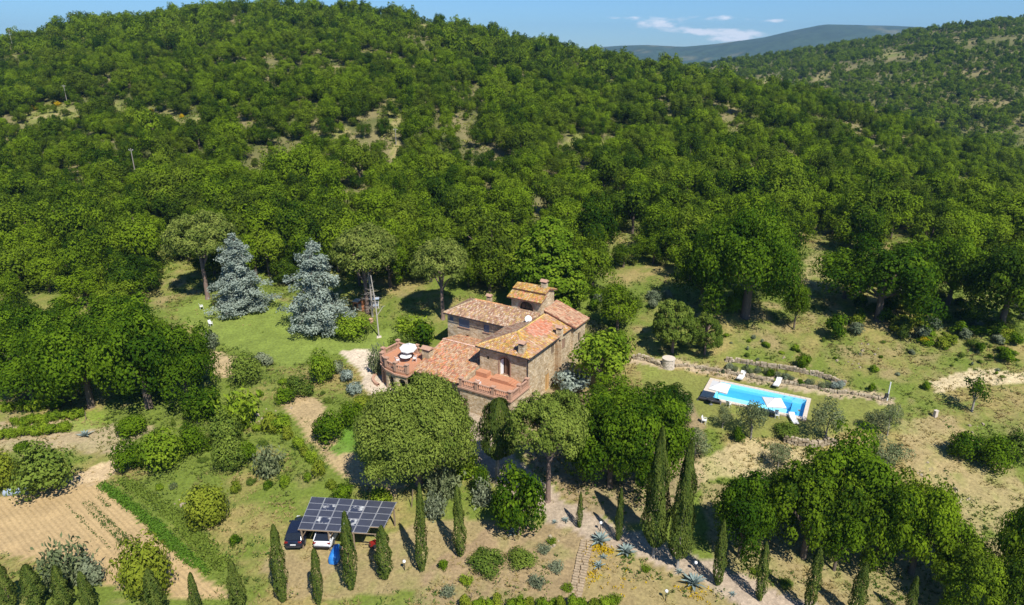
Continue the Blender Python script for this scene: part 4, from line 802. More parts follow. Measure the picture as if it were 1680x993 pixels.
# ------------------------------------------------------------------ swimming pool
def pool():
    t = thing('swimming_pool', 'long rectangular blue swimming pool with pale stone edging', 'swimming pool', (_pc[0], _pc[1], PZ), PANG); a, b = PL/2, PWD/2; e = .55
    el, er = 1.5, .45                                   # the edging is wide at the left end
    k = 0
    def strip(x0, y0, x1, y1, n, along):
        for i in range(n):
            f0, f1 = i/n, (i+1)/n; m = MB(); g = .012; dz = random.uniform(0, .008)
            if along == 'x': m.bb((x0+(x1-x0)*f0+g, y0+g, -.12), (x0+(x1-x0)*f1-g, y1-g, .02+dz))
            else: m.bb((x0+g, y0+(y1-y0)*f0+g, -.12), (x1-g, y0+(y1-y0)*f1-g, .02+dz))
            m.build('edging_slab', M['coping'], t)
    strip(-a, b-e, a, b, 20, 'x'); strip(-a, -b, a, -b+e, 20, 'x'); strip(-a, -b+e, -a+el, b-e, 7, 'y'); strip(a-er, -b+e, a, b-e, 7, 'y')
    x0, x1, y0, y1 = -a+el, a-er, -b+e, b-e; d = -1.5
    w = MB(); w.add([(x0, y0, d), (x1, y0, d), (x1, y1, d), (x0, y1, d), (x0, y0, 0), (x1, y0, 0), (x1, y1, 0), (x0, y1, 0)], [[0, 1, 2, 3], [0, 4, 5, 1], [1, 5, 6, 2], [2, 6, 7, 3], [3, 7, 4, 0]]); w.build('basin', M['poolfloor'], t)
    s = MB(); s.bb((x1-1.5, y0+.01, d+.01), (x1-.01, y1-.01, -.75)); s.bb((x0+.02, y1-.75, d+.01), (x1-1.6, y1-.01, -.5)); s.build('underwater_steps', M['pooldark'], t)
    s = MB(); s.add([(x0, y0, -.10), (x1, y0, -.10), (x1, y1, -.10), (x0, y1, -.10)], [[0, 1, 2, 3]]); s.build('water', M['water'], t)
    sk = MB(); sk.bb((-a-.02, -b-.02, -1.6), (a+.02, -b+.04, -.03)); sk.bb((-a-.02, -b-.02, -1.6), (-a+.04, b, -.03)); sk.bb((a-.04, -b, -1.6), (a+.02, b, -.03)); sk.bb((-a, b-.04, -1.6), (a, b+.02, -.03)); sk.build('pool_shell', M['stonedry'], t)
pool()
def lounger(P, rz, lab):
    t = thing('sun_lounger', lab, 'sun lounger', P, rz, 'sun loungers at the pool'); f = MB()
    for sx in (-1, 1): f.box((sx*.33, 0, .30), (.05, 1.95, .06))
    f.box((0, -.95, .30), (.66, .05, .06)); f.box((0, .95, .30), (.66, .05, .06)); f.build('frame', M['whitepaint'], t)
    for sx in (-1, 1):
        for sy in (-1, 1): l = MB(); l.tube([(sx*.31, sy*.8, .3), (sx*.31, sy*.86, 0)], .025, 5); l.build('leg', M['darkmetal'], t)
    m = MB(); m.bb((-.32, -.96, .335), (.32, .32, .42)); m.build('mattress', M['white'], t); b = MB(); b.add([(-.32, .33, .345), (.32, .33, .345), (.32, .95, .66), (-.32, .95, .66), (-.32, .30, .43), (.32, .30, .43), (.32, .92, .745), (-.32, .92, .745)], [[3, 2, 1, 0], [4, 5, 6, 7], [0, 1, 5, 4], [1, 2, 6, 5], [2, 3, 7, 6], [3, 0, 4, 7]]); b.build('backrest', M['white'], t)
def poolside():
    def g(u, v): P = gp(u, v); return P+np.array((0, 0, .02))
    la = math.atan2(*(at(1222, 612, 3)-at(1212, 624, 3))[:2][::-1])-math.pi/2
    lounger(g(1216, 621), la, 'white sun lounger behind the left half of the pool'); lounger(g(1275, 632), la, 'white sun lounger behind the right half of the pool'); lounger(g(1301, 692), PANG+.4, 'grey-white sun lounger in front of the right pool end')
    parasol('parasol', 'large white square parasol at the left end of the pool', pw(-PL/2+2.1, -PWD/2+.1, PZ+.02), 1.55, 2.4, True, .10, .3, 'white parasols at the pool'); parasol('parasol', 'large white square parasol at the middle front edge of the pool', pw(PL/2-3.7, -PWD/2-.6, PZ-.2), 1.55, 2.4, True, .05, .7, 'white parasols at the pool')
    chair(g(1195, 668), PANG+2.8, M['whitepaint'], 'white garden chair at the front pool edge, nearest the left parasol', 'white garden chairs by the pool'); chair(g(1274, 686), PANG+.3, M['whitepaint'], 'white garden chair below the middle parasol', 'white garden chairs by the pool')
    chair(g(1155, 695), 1.0, M['whitepaint'], 'white garden chair alone on the lawn left of the pool', 'white garden chairs by the pool')
    round_table(g(1166, 664), .45, 'small dark table under the left pool parasol', M['darkmetal'])
    t = thing('pool_cover_roller', 'dark green rolled pool cover at the left front pool corner', 'pool cover', pw(-PL/2+1.3, -PWD/2-.45, PZ-.22), PANG); b = MB(); b.tube([(-1.3, 0, .30), (1.3, 0, .30)], [.22, .22], 12); b.build('roll', M['darkmetal'], t)
    for s in (-1, 1): l = MB(); l.tube([(s*1.35, -.25, 0), (s*1.35, 0, .4), (s*1.35, .25, 0)], .03, 5); l.build('stand', M['metal'], t)
    # post with box
    P = g(1455, 658); t = thing('utility_post', 'pale post with a meter box at the end of the pool path', 'post', P); b = MB(); b.tube([(0, 0, -.3), (0, 0, 2.5)], [.09, .07], 8); b.build('post', M['whitepaint'], t); b = MB(); b.box((-.2, -.05, .75), (.34, .25, .5)); b.build('meter_box', M['darkmetal'], t)
    P = g(1534, 684); t = thing('stone_bollard', 'small pale stone block standing alone in the right meadow', 'bollard', P); b = MB(); b.box((0, 0, .35), (.42, .34, .8), .3, .85); b.build('block', M['coping'], t); b = MB(); b.box((0, 0, .78), (.46, .38, .07), .3); b.build('cap', M['coping'], t)
    P = g(1096, 603); t = thing('stone_well', 'round stone well at the edge of the pool lawn', 'well', P); b = MB()
    for c in range(6):
        n = 14
        for i in range(n):
            a0 = 2*math.pi*(i+.5*(c % 2)+.04)/n; a1 = 2*math.pi*(i+.5*(c % 2)+.96)/n; r0, r1 = .55, .82+random.uniform(-.03, .03); z0 = c*.23-.1; z1 = z0+.215
            b.add([(r*math.cos(a), r*math.sin(a), z) for z in (z0, z1) for (r, a) in ((r0, a0), (r1, a0), (r1, a1), (r0, a1))], [[3, 2, 1, 0], [4, 5, 6, 7], [0, 1, 5, 4], [1, 2, 6, 5], [2, 3, 7, 6], [3, 0, 4, 7]])
    o = b.build('well_stones', M['coping'], t); o['kind'] = 'stuff'; b = MB(); b.lathe((0, 0, 1.25), [(.5, 0), (.87, 0), (.87, .12), (.5, .12)], 18); b.build('well_rim', M['coping'], t); b = MB(); b.lathe((0, 0, 0), [(.6, .3), (.6, .31)], 14); b.build('well_bottom', M['darkmetal'], t)
poolside()
def dry_wall(pts, lab, h=.8, name='dry_stone_wall', sz=.34, th=.45):
    """wall of individually shaped stones laid in courses"""
    P = [gp(u, v) for u, v in pts]; rng = np.random.default_rng(len(pts)*31+int(pts[0][0])); t = thing(name, lab, 'stone wall', P[0]); b = MB()
    for A_, B_ in zip(P[:-1], P[1:]):
        L = np.linalg.norm((B_-A_)[:2]); an = math.atan2((B_-A_)[1], (B_-A_)[0]); s = 0
        while s < L:
            w = sz*(.7+.8*rng.random()); q = A_+(B_-A_)*(s+w/2)/L; zc = float(H(q[0], q[1]))-.15
            hh = h*(.8+.35*rng.random()); z = 0
            while z < hh+.15:
                k = .16+.14*rng.random(); b.box((q[0]-P[0][0]+rng.normal()*.03, q[1]-P[0][1]+rng.normal()*.05, zc-P[0][2]+z+k/2), (w*.95, th*(.8+.3*rng.random()), k*.93), an+rng.normal()*.08, .9); z += k
            s += w
    o = b.build('stones', M['stonedry'], t); o['kind'] = 'stuff'
dry_wall([(1038,588),(1062,592),(1080,600),(1090,604)], 'low dry stone wall left of the round well', .6)
dry_wall([(1107,602),(1150,604),(1195,612),(1250,622)], 'low stone edging of the path behind the pool, right of the well', .25)
dry_wall([(1190,592),(1225,597),(1290,606),(1340,616),(1386,632)], 'curved dry stone wall of the flower bed above the pool', .42)
dry_wall([(1250,622),(1320,634),(1390,646),(1450,657)], 'long low stone bank behind the right half of the pool', .22)
dry_wall([(1285,724),(1330,733),(1372,730)], 'low retaining wall on the bank below the pool', .7)
def rocks():
    rng = np.random.default_rng(5); spots = [(1425,572,3),(1300,588,3),(1390,600,4),(430,690,3),(452,678,3),(205,742,5),(60,705,4),(735,705,5),(905,890,3),(1530,770,5),(1560,820,5),(300,830,4),(1600,700,4),(580,668,3),(600,690,3)]
    b = MB()
    for u, v, n in spots:
        for i in range(n*2):
            P = gp(u+rng.normal()*14, v+rng.normal()*6); s = .12+.3*rng.random()**2; b.box((P[0], P[1], P[2]+s*.2), (s*1.3, s, s*.8), rng.random()*3, .6)
    tag(b.build('loose_stones', M['stonedry']), 'loose pale stones scattered over the slopes', 'stones', None, 'stuff')
rocks()

# ------------------------------------------------------------------ solar carport, cars
def carport():
    zf, zb = 2.35, 3.05; TL, TR, BR, BL = at(511,815,zb), at(651,824,zb), at(625,876,zf), at(489,868,zf)
    g0 = min(float(H(p[0], p[1])) for p in (BL, BR)); t = thing('solar_carport', 'timber carport roofed with dark solar panels', 'carport', (0, 0, 0)); up = np.cross(TR-BL, TL-BR); up /= np.linalg.norm(up); up = up if up[2] > 0 else -up
    nc, nr = 6, 5
    def Q(s, r): return (BL*(1-s)+BR*s)*(1-r)+(TL*(1-s)+TR*s)*r
    for i in range(nc):
        for j in range(nr):
            m = .07; c = [Q((i+m)/nc, (j+m)/nr), Q((i+1-m)/nc, (j+m)/nr), Q((i+1-m)/nc, (j+1-m)/nr), Q((i+m)/nc, (j+1-m)/nr)]; cc = [Q((i+.012)/nc, (j+.012)/nr), Q((i+1-.012)/nc, (j+.012)/nr), Q((i+1-.012)/nc, (j+1-.012)/nr), Q((i+.012)/nc, (j+1-.012)/nr)]
            m = .035; c = [Q((i+m)/nc, (j+m)/nr), Q((i+1-m)/nc, (j+m)/nr), Q((i+1-m)/nc, (j+1-m)/nr), Q((i+m)/nc, (j+1-m)/nr)]
            if i == 5 and j == 0: continue
            f = MB(); f.add([p-up*.03 for p in cc]+[p+up*.005 for p in cc]+[p+up*.005 for p in c], [[3, 2, 1, 0]]+[[k, (k+1) % 4, 4+(k+1) % 4, 4+k] for k in range(4)]+[[4+k, 4+(k+1) % 4, 8+(k+1) % 4, 8+k] for k in range(4)])
            o = f.build('solar_panel', M['solarframe'], t); s = MB(); s.add([p+up*.001 for p in c], [[0, 1, 2, 3]]); s.build('cell_sheet', M['solardirt'] if (i, j) in ((1,1),(1,3),(3,1),(3,3)) else M['solar'], o)
            if (i, j) == (5, 1): o['label'] = 'darker blue panel with an empty slot below it'
    fr = MB()
    for j in range(nr+1): fr.tube([Q(-.005, j/nr)-up*.10, Q(1.005, j/nr)-up*.10], .05, 4)
    fr.build('purlins', M['wood'], t)
    for s in (.03, .36, .66, .97):
        r = MB(); r.tube([Q(s, -.02)-up*.2, Q(s, 1.02)-up*.2], .075, 4); r.build('rafter', M['wood'], t)
        for rr in (.03, .95):
            q = Q(s, rr); p = MB(); p.tube([(q[0], q[1], float(H(q[0], q[1]))-.3), (q[0], q[1], q[2]-.2)], .09, 6); p.build('post', M['wood'], t)
            b = MB(); q2 = Q(s+(.06 if s < .5 else -.06), rr); b.tube([(q[0], q[1], q[2]-1.0), (q2[0], q2[1], q2[2]-.22)], .05, 5); b.build('brace', M['wood'], t)
    return Q
def soldirt():
    m = plain('dusty_solar_cell', (.035, .042, .068), .3); nt = m.node_tree; N = nt.nodes; L = nt.links; b = [n for n in N if n.type == 'BSDF_PRINCIPLED'][0]; old = b.inputs['Base Color'].links[0].from_socket
    tc = [n for n in N if n.type == 'TEX_COORD'][0]; w = N.new('ShaderNodeTexNoise'); w.inputs['Scale'].default_value = 2.6; w.inputs['Detail'].default_value = 3; L.new(tc.outputs['Object'], w.inputs[0]); r = N.new('ShaderNodeMapRange'); r.inputs['From Min'].default_value = .52; r.inputs['From Max'].default_value = .72; L.new(w.outputs['Fac'], r.inputs['Value'])
    x = N.new('ShaderNodeMix'); x.data_type = 'RGBA'; x.inputs['B'].default_value = (.55, .55, .52, 1); L.new(old, x.inputs['A']); L.new(r.outputs[0], x.inputs['Factor']); L.new(x.outputs['Result'], b.inputs['Base Color']); return m
M['solardirt'] = soldirt(); CQ = carport()
def car(P, rz, paint, lab, suv=False):
    """+x is the front of the car; body lofted from cross sections, glasshouse, wheels, lamps as parts"""
    t = thing('parked_car', lab, 'car', P, rz); L2 = 2.1; H1 = .92 if not suv else 1.0
    secs = [(-2.08,.60,.42,.72),(-1.98,.78,.30,H1*.93),(-1.55,.86,.24,H1),(-.6,.88,.22,H1),(.7,.88,.22,H1*.97),(1.5,.85,.24,H1*.84),(1.95,.76,.30,H1*.70),(2.08,.60,.40,.58)]
    b = MB(); V = []; 
    for (x, w, z0, z1) in secs: V += [(x, -w, z0), (x, -w*1.0, z0+(z1-z0)*.55), (x, -w*.90, z1), (x, -w*.5, z1+.03), (x, w*.5, z1+.03), (x, w*.90, z1), (x, w, z0+(z1-z0)*.55), (x, w, z0)]
    F = []
    for i in range(len(secs)-1):
        for k in range(8): k2 = (k+1) % 8; F.append([i*8+k, (i+1)*8+k, (i+1)*8+k2, i*8+k2])
    F += [[0, 1, 2, 3, 4, 5, 6, 7], [(len(secs)-1)*8+k for k in range(8)][::-1]]; b.add(V, F); body = b.build('body', paint, t, True)
    mod = body.modifiers.new('b', 'BEVEL'); mod.width = .04; mod.segments = 2; mod.limit_method = 'ANGLE'
    hr = .52; z = H1; sec2 = [(-1.92,.70,z-.02,z+.02),(-1.45,.64,z-.02,z+hr*.93),(-.6,.66,z-.02,z+hr),(.25,.65,z-.02,z+hr*.95),(1.05,.70,z-.04,z+.0)]
    g = MB(); V = []
    for (x, w, z0, z1) in sec2: V += [(x, -.80, z0), (x, -w, z1), (x, w, z1), (x, .80, z0)]
    F = []
    for i in range(len(sec2)-1): F += [[i*4, (i+1)*4, (i+1)*4+1, i*4+1], [i*4+1, (i+1)*4+1, (i+1)*4+2, i*4+2], [i*4+2, (i+1)*4+2, (i+1)*4+3, i*4+3]]
    g.add(V, F); g.build('glasshouse', M['carglass'], t, False)
    r = MB(); r.add([(-1.5, -.63, z+hr*.93+.015), (-.6, -.65, z+hr+.018), (.28, -.63, z+hr*.95+.015), (.28, .63, z+hr*.95+.015), (-.6, .65, z+hr+.018), (-1.5, .63, z+hr*.93+.015)], [[0, 1, 4, 5], [1, 2, 3, 4]]); r.build('roof_panel', paint if paint is M['blackp'] else M['carglass'], t)
    for sy in (-1, 1):
        pl = MB(); 
        for (xa, za, xb, zb) in ((-1.92, z, -1.45, z+hr*.93), (-.75, z, -.65, z+hr), (1.05, z-.03, .27, z+hr*.95)): pl.tube([(xa, sy*.79, za), (xb, sy*.655, zb)], .045, 4)
        pl.tube([(-1.45, sy*.65, z+hr*.93), (-.6, sy*.67, z+hr), (.27, sy*.66, z+hr*.95)], .04, 4); pl.build('door_pillars', paint, t)
        m = MB(); m.box((.75, sy*.98, z+.05), (.12, .2, .14), 0, .8); m.build('wing_mirror', paint, t)
        l = MB(); l.box((-2.0, sy*.62, z-.16), (.10, .30, .16)); l.build('tail_lamp', M['redlamp'], t); l = MB(); l.box((1.98, sy*.58, .62), (.14, .32, .12)); l.build('headlight', M['globe'], t)
        for x in (-1.3, 1.3):
            w = MB(); w.V = []; 
            for (yy, rr) in ((-.11, .30), (-.09, .33), (.09, .33), (.11, .30)):
                w.V += [(rr*math.cos(2*math.pi*k/16), yy, rr*math.sin(2*math.pi*k/16)) for k in range(16)]
            w.F = [[i*16+k, i*16+(k+1) % 16, (i+1)*16+(k+1) % 16, (i+1)*16+k] for i in range(3) for k in range(16)]+[list(range(16)), list(range(48, 64))[::-1]]
            o = w.build('wheel', M['rubber'], t, False, (x, sy*.80, .33)); h = MB(); 
            h.V = [(.2*math.cos(2*math.pi*k/12), sy*.115, .2*math.sin(2*math.pi*k/12)) for k in range(12)]; h.F = [list(range(12))]; h.build('rim', M['metal'], o)
    n = MB(); n.box((-2.09, 0, .62), (.02, .50, .11)); n.build('number_plate', M['whitepaint'], t); bb = MB(); bb.box((-2.05, 0, .40), (.14, 1.3, .16)); bb.build('bumper', M['darkmetal'], t)
def carstuff():
    dirv = (CQ(.1, 1)-CQ(.1, 0))[:2]; rz = math.atan2(dirv[1], dirv[0])
    def c(u, v, off): P = gp(u, v); d = np.array([math.cos(rz), math.sin(rz)]); q = P[:2]+d*off; return (q[0], q[1], float(H(q[0], q[1]))+.02)
    car(c(479, 905, 2.0), rz+.10, M['blackp'], 'dark hatchback parked half under the solar carport', True); car(c(527, 908, 2.2), rz+.03, M['carwhite'], 'white hatchback parked under the solar carport')
    P = gp(551, 915); t = thing('covered_scooter', 'scooter under a bright blue tarpaulin beside the white car', 'covered scooter', P, rz); b = MB(); V = []
    sec = [(-.92,.22,.45),(-.78,.36,.82),(-.3,.40,.90),(.2,.40,.92),(.6,.38,1.02),(.85,.24,.6)]
    for (x, w, z) in sec: V += [(x, -w*1.15, .02), (x*1.0, -w*1.05, z*.7), (x, -w*.55, z), (x, w*.5, z*.97), (x, w*1.05, z*.7), (x, w*1.2, .02)]
    F = [[i*6+k, (i+1)*6+k, (i+1)*6+k+1, i*6+k+1] for i in range(5) for k in range(5)]+[[0, 1, 2, 3, 4, 5], [35, 34, 33, 32, 31, 30]]; b.add(V, F); b.build('tarpaulin', M['blue'], t, True); w = MB(); w.V = [(.62+.24*math.cos(k*.524), -.05, .24+.24*math.sin(k*.524)) for k in range(12)]+[(.62+.24*math.cos(k*.524), .05, .24+.24*math.sin(k*.524)) for k in range(12)]; w.F = [list(range(12)), list(range(12, 24))[::-1]]+[[k, (k+1) % 12, 12+(k+1) % 12, 12+k] for k in range(12)]; w.build('wheel', M['rubber'], t)
    P = gp(563, 913); t = thing('clay_pot', 'red-brown plant tub beside the blue tarpaulin', 'tub', P); b = MB(); b.lathe((0, 0, 0), [(.24, 0), (.36, .55), (.40, .55), (.40, .62), (.30, .62), (.28, .5)], 12); b.build('tub', M['terra'], t); b = MB(); b.lathe((0, 0, .5), [(.02, .03), (.29, 0)], 12); b.build('soil', M['bark'], t)
    P = gp(613, 898); t = thing('garden_tiller', 'small red garden tiller at the right end of the carport', 'garden tiller', P, .6); b = MB(); b.box((0, 0, .5), (.75, .42, .36), 0, .75); b.build('engine_hood', M['redlamp'], t); b = MB(); b.tube([(-.3, .2, .55), (-.9, .26, .95)], .025, 5); b.tube([(-.3, -.2, .55), (-.9, -.26, .95)], .025, 5); b.build('handlebar', M['darkmetal'], t)
    for s in (-1, 1): b = MB(); b.V = [(.22*math.cos(k*.524), s*.3, .22+.22*math.sin(k*.524)) for k in range(12)]+[(.22*math.cos(k*.524), s*.2, .22+.22*math.sin(k*.524)) for k in range(12)]; b.F = [list(range(12)), list(range(12, 24))[::-1]]+[[k, (k+1) % 12, 12+(k+1) % 12, 12+k] for k in range(12)]; b.build('wheel', M['rubber'], t)
carstuff()
# ------------------------------------------------------------------ posts, lamps, agaves, steps, oven
def posts():
    for u, v, top, lab in ((22,82,52,'weathered power pole on the hill crest at the left picture edge'),(111,172,142,'weathered power pole in the clearing with yellow broom'),(223,290,246,'weathered power pole standing lowest on the wooded hill'),(650,238,212,'thin pole in the grassy gap in the middle of the wood')):
        P = gp(u, v); fw = proj(P)[2]; h = (v-top)*fw/FPX/.96; t = thing('power_pole', lab, 'power pole', P, 0, 'power poles on the hill'); b = MB(); b.tube([(0, 0, -.5), (0, 0, h)], [.12, .08], 7); b.build('pole', M['palebark'], t); b = MB(); b.box((0, 0, h-.5), (.9, .08, .08)); b.build('crossarm', M['palebark'], t)
        for s in (-.45, 0, .45): i = MB(); i.lathe((s, 0, h-.45), [(.04, 0), (.07, .08), (.04, .2)], 6); i.build('insulator', M['globe'], t)
    P = gp(622, 553); fw = proj(P)[2]; h = (553-452)*fw/FPX/.95; t = thing('wooden_pole', 'tall pale wooden pole at the lawn end behind the terrace', 'pole', P, .2); b = MB(); b.tube([(0, 0, -.5), (-.15, 0, h*.5), (-.55, 0, h)], [.11, .09, .06], 8); b.build('shaft', M['whitepole'], t); b = MB(); b.tube([(-.1, 0, h*.35), (.9, 0, h*.50), (1.2, 0, h*.5)], [.05, .04, .03], 5); b.build('lamp_arm', M['whitepole'], t); b = MB(); b.box((0, 0, -.05), (.8, .8, .3), 0, .8); b.build('footing', M['coping'], t)
    for u, v, lab in ((985,872,'white globe garden lamp behind the upper large agave'),(1140,938,'white globe garden lamp behind the lowest large agave'),(664,936,'white globe garden lamp right of the solar carport'),(1092,985,'white globe garden lamp on the dry bank at the bottom')):
        P = gp(u, v); t = thing('garden_lamp', lab, 'lamp', P, 0, 'globe garden lamps'); b = MB(); b.tube([(0, 0, -.1), (0, 0, .85)], .035, 6); b.build('post', M['darkmetal'], t); b = MB(); b.lathe((0, 0, .83), [(.03, 0), (.12, .05), (.155, .15), (.12, .25), (.03, .30)], 12); b.build('globe', M['globe'], t, True)
    for u, v, top, lab in ((1472,680,664,'leaning dark stake right of the olive pair'),(1403,712,700,'thin stake left of the olive pair'),(675,832,802,'thin pale stake behind the carport corner'),(1700,0,0,None),(141,690,676,'pale vineyard stake at the row end'),(772,985,972,'wooden stake at the hedge row start')):
        if lab is None: continue
        P = gp(u, v); h = (v-top)*proj(P)[2]/FPX/.9; o = MB(); o.tube([(0, 0, -.2), (.12*h, 0, h)], [.06, .045], 5); tag(o.build('stake', M['wood'], None, False, P), lab, 'stake')
M['whitepole'] = plain('pale_pole_wood', (.42, .38, .32), .8, var=.15)
posts()
def leaf_agave(L):
    b = MB(); V = []; n = 6
    for i in range(n):
        s = i/(n-1); x = L*s; z = L*(.55*s-.38*s*s); w = L*.085*(1-s)**.6*(1+.8*min(1, s*3))+.004; V += [(x, -w, z+.05*L*.6), (x, 0, z), (x, w, z+.05*L*.6)]
    F = [[i*3+k, (i+1)*3+k, (i+1)*3+k+1, i*3+k+1] for i in range(n-1) for k in range(2)]; b.add(V, F); me = b.mesh('agave_leaf', M['agave'])
    a = me.attributes.new('tone', 'FLOAT', 'FACE'); a.data.foreach_set('value', np.full(len(F), .5, np.float32)); return me
def agaves():
    me = leaf_agave(1.0)
    for u, v, w, lab in ((984,890,40,'large blue agave left of the thin cypress by the road bend'),(1027,908,36,'large blue agave right of the thin cypress by the road bend'),(1138,960,46,'large blue agave between a tall cypress and the slender road cypress'),
      (982,930,24,'medium blue agave among the yellow flowers below the steps top'),(990,916,18,'small agave just above the yellow flowers'),(910,858,14,'small agave below the long pine trunk, left of two'),(928,855,18,'small agave below the long pine trunk, right of two'),(1202,977,16,'small agave on the bank beside the slender cypress'),(842,876,26,'bluish agave at the foot of the dark green leafy tree'),(1115,940,18,'small agave at the right trunk of the tall cypress pair'),
      (140,716,26,'pale agave on the bank below the small vineyard')):
        P = gp(u, v); R = w*proj(P)[2]/FPX*.5/.95; t = thing('agave', lab, 'agave', P, random.random()*6, 'agaves along the road'); n = 26 if w > 30 else 16
        for i in range(n):
            o = link(bpy.data.objects.new('leaf', me), t); f = i/n; o.rotation_euler = (random.uniform(-.1, .1), -(.05+1.05*f), i*2.39996); k = R*(1.05-.35*f)*random.uniform(.9, 1.1); o.scale = (k, k, k)
agaves()
def steps():
    A_, B_ = gp(963, 887), gp(941, 990); t = thing('stone_steps', 'flight of rough stone steps climbing the dry bank to the road', 'steps', A_); n = 24; d = (B_-A_)/n; an = math.atan2(d[1], d[0])+math.pi/2
    for i in range(n):
        q = A_+d*(i+.5); z = float(H(q[0], q[1])); L = np.linalg.norm(d[:2])
        for k, (o0, o1) in enumerate(((-.62, random.uniform(-.15, .15)), (None, .62))):
            o0 = prev if o0 is None else o0; m = MB(); c = (o0+o1)/2; m.box((q[0]-A_[0]+math.cos(an)*c, q[1]-A_[1]+math.sin(an)*c, z-A_[2]+.05+random.uniform(-.03, .03)), ((o1-o0-.03)*random.uniform(.8, 1.05), L*random.uniform(.66, .9), .22), an+random.uniform(-.12, .12), .92); m.build('stone', M['stonestep'], t); prev = o1
M['stonestep'] = plain('step_stone', (.36, .275, .175), .9, var=.35, scale=5, bump=.3)
steps()
def oven():
    P = gp(592, 507); t = thing('brick_oven', 'orange brick garden oven under the umbrella pine at the lawn end', 'oven', P, -.3); k = 0
    b = MB(); b.bb((-1.0, -.6, -.2), (-.1, .6, 1.3)); b.bb((.5, -.6, -.2), (1.3, .6, 1.8)); b.build('brick_body', M['orange'], t); b = MB(); b.bb((-1.1, -.7, 1.3), (-.05, .7, 1.42)); b.bb((-.1, -.5, -.2), (.5, .5, .9)); b.build('worktop', M['coping'], t)
    b = MB(); b.add([(.4, -.7, 1.8), (1.4, -.7, 1.8), (1.4, .7, 1.8), (.4, .7, 1.8), (.9, -.7, 2.3), (.9, .7, 2.3)], [[0, 1, 4], [2, 3, 5], [1, 2, 5, 4], [3, 0, 4, 5], [3, 2, 1, 0]]); b.build('gable_roof', M['terra'], t); b = MB(); b.bb((-.8, -.62, .45), (-.3, -.605, 1.0)); b.build('oven_mouth', M['darkmetal'], t)
    P = gp(613, 506); t = thing('swing_bench', 'garden swing bench with a blue-grey canopy beside the brick oven', 'swing bench', P, .2)
    for s in (-1, 1): b = MB(); b.tube([(s*.8, -.5, 0), (s*.8, 0, 1.7), (s*.8, .5, 0)], .035, 5); b.build('side_frame', M['whitepaint'], t)
    b = MB(); b.add([(-.95, -.5, 1.62), (.95, -.5, 1.62), (.95, .5, 1.62), (-.95, .5, 1.62), (-.95, 0, 1.85), (.95, 0, 1.85)], [[0, 1, 5, 4], [2, 3, 4, 5], [0, 4, 3], [1, 2, 5], [3, 2, 1, 0]]); b.build('canopy', M['shutterblue'], t); b = MB(); b.box((0, 0, .45), (1.5, .5, .08)); b.box((0, .27, .75), (1.5, .06, .5)); b.build('seat', M['shutterblue'], t)
    P = gp(609, 532); t = thing('clay_pot', 'terracotta urn at the right end of the arbour bush', 'pot', P); b = MB(); b.lathe((0, 0, 0), [(.22, 0), (.36, .3), (.38, .6), (.28, .8), (.34, .88), (.28, .88), (.24, .75)], 12); b.build('urn', M['terra'], t, True); b = MB(); b.lathe((0, 0, .7), [(.02, .03), (.25, 0)], 12); b.build('soil', M['bark'], t)
    for u, v, lab in ((558,541,'white garden chair in the shade of the arbour bush, left one'),(568,541,'white garden chair in the shade of the arbour bush, right one'),(331,507,'white garden chair beside the leaning pine on the lawn'),(346,535,'garden chair beside the round grey-green bush on the lawn')): chair(gp(u, v), random.random()*3, M['whitepaint'], lab, 'white garden chairs on the lawn')
    P = gp(28, 812); t = thing('water_tank', 'grey-blue metal trough lying at the edge of the ploughed field', 'trough', P, .1); b = MB(); b.tube([(-1.1, 0, .35), (1.1, 0, .40)], [.38, .38], 12); b.build('drum', M['shutterblue'], t, True); b = MB(); b.box((-.7, 0, .05), (.12, .7, .16)); b.box((.7, 0, .05), (.12, .7, .16)); b.build('cradle', M['wood'], t)
M['shutterblue'] = plain('blue_grey_paint', (.28, .34, .42), .6, var=.12)
oven()
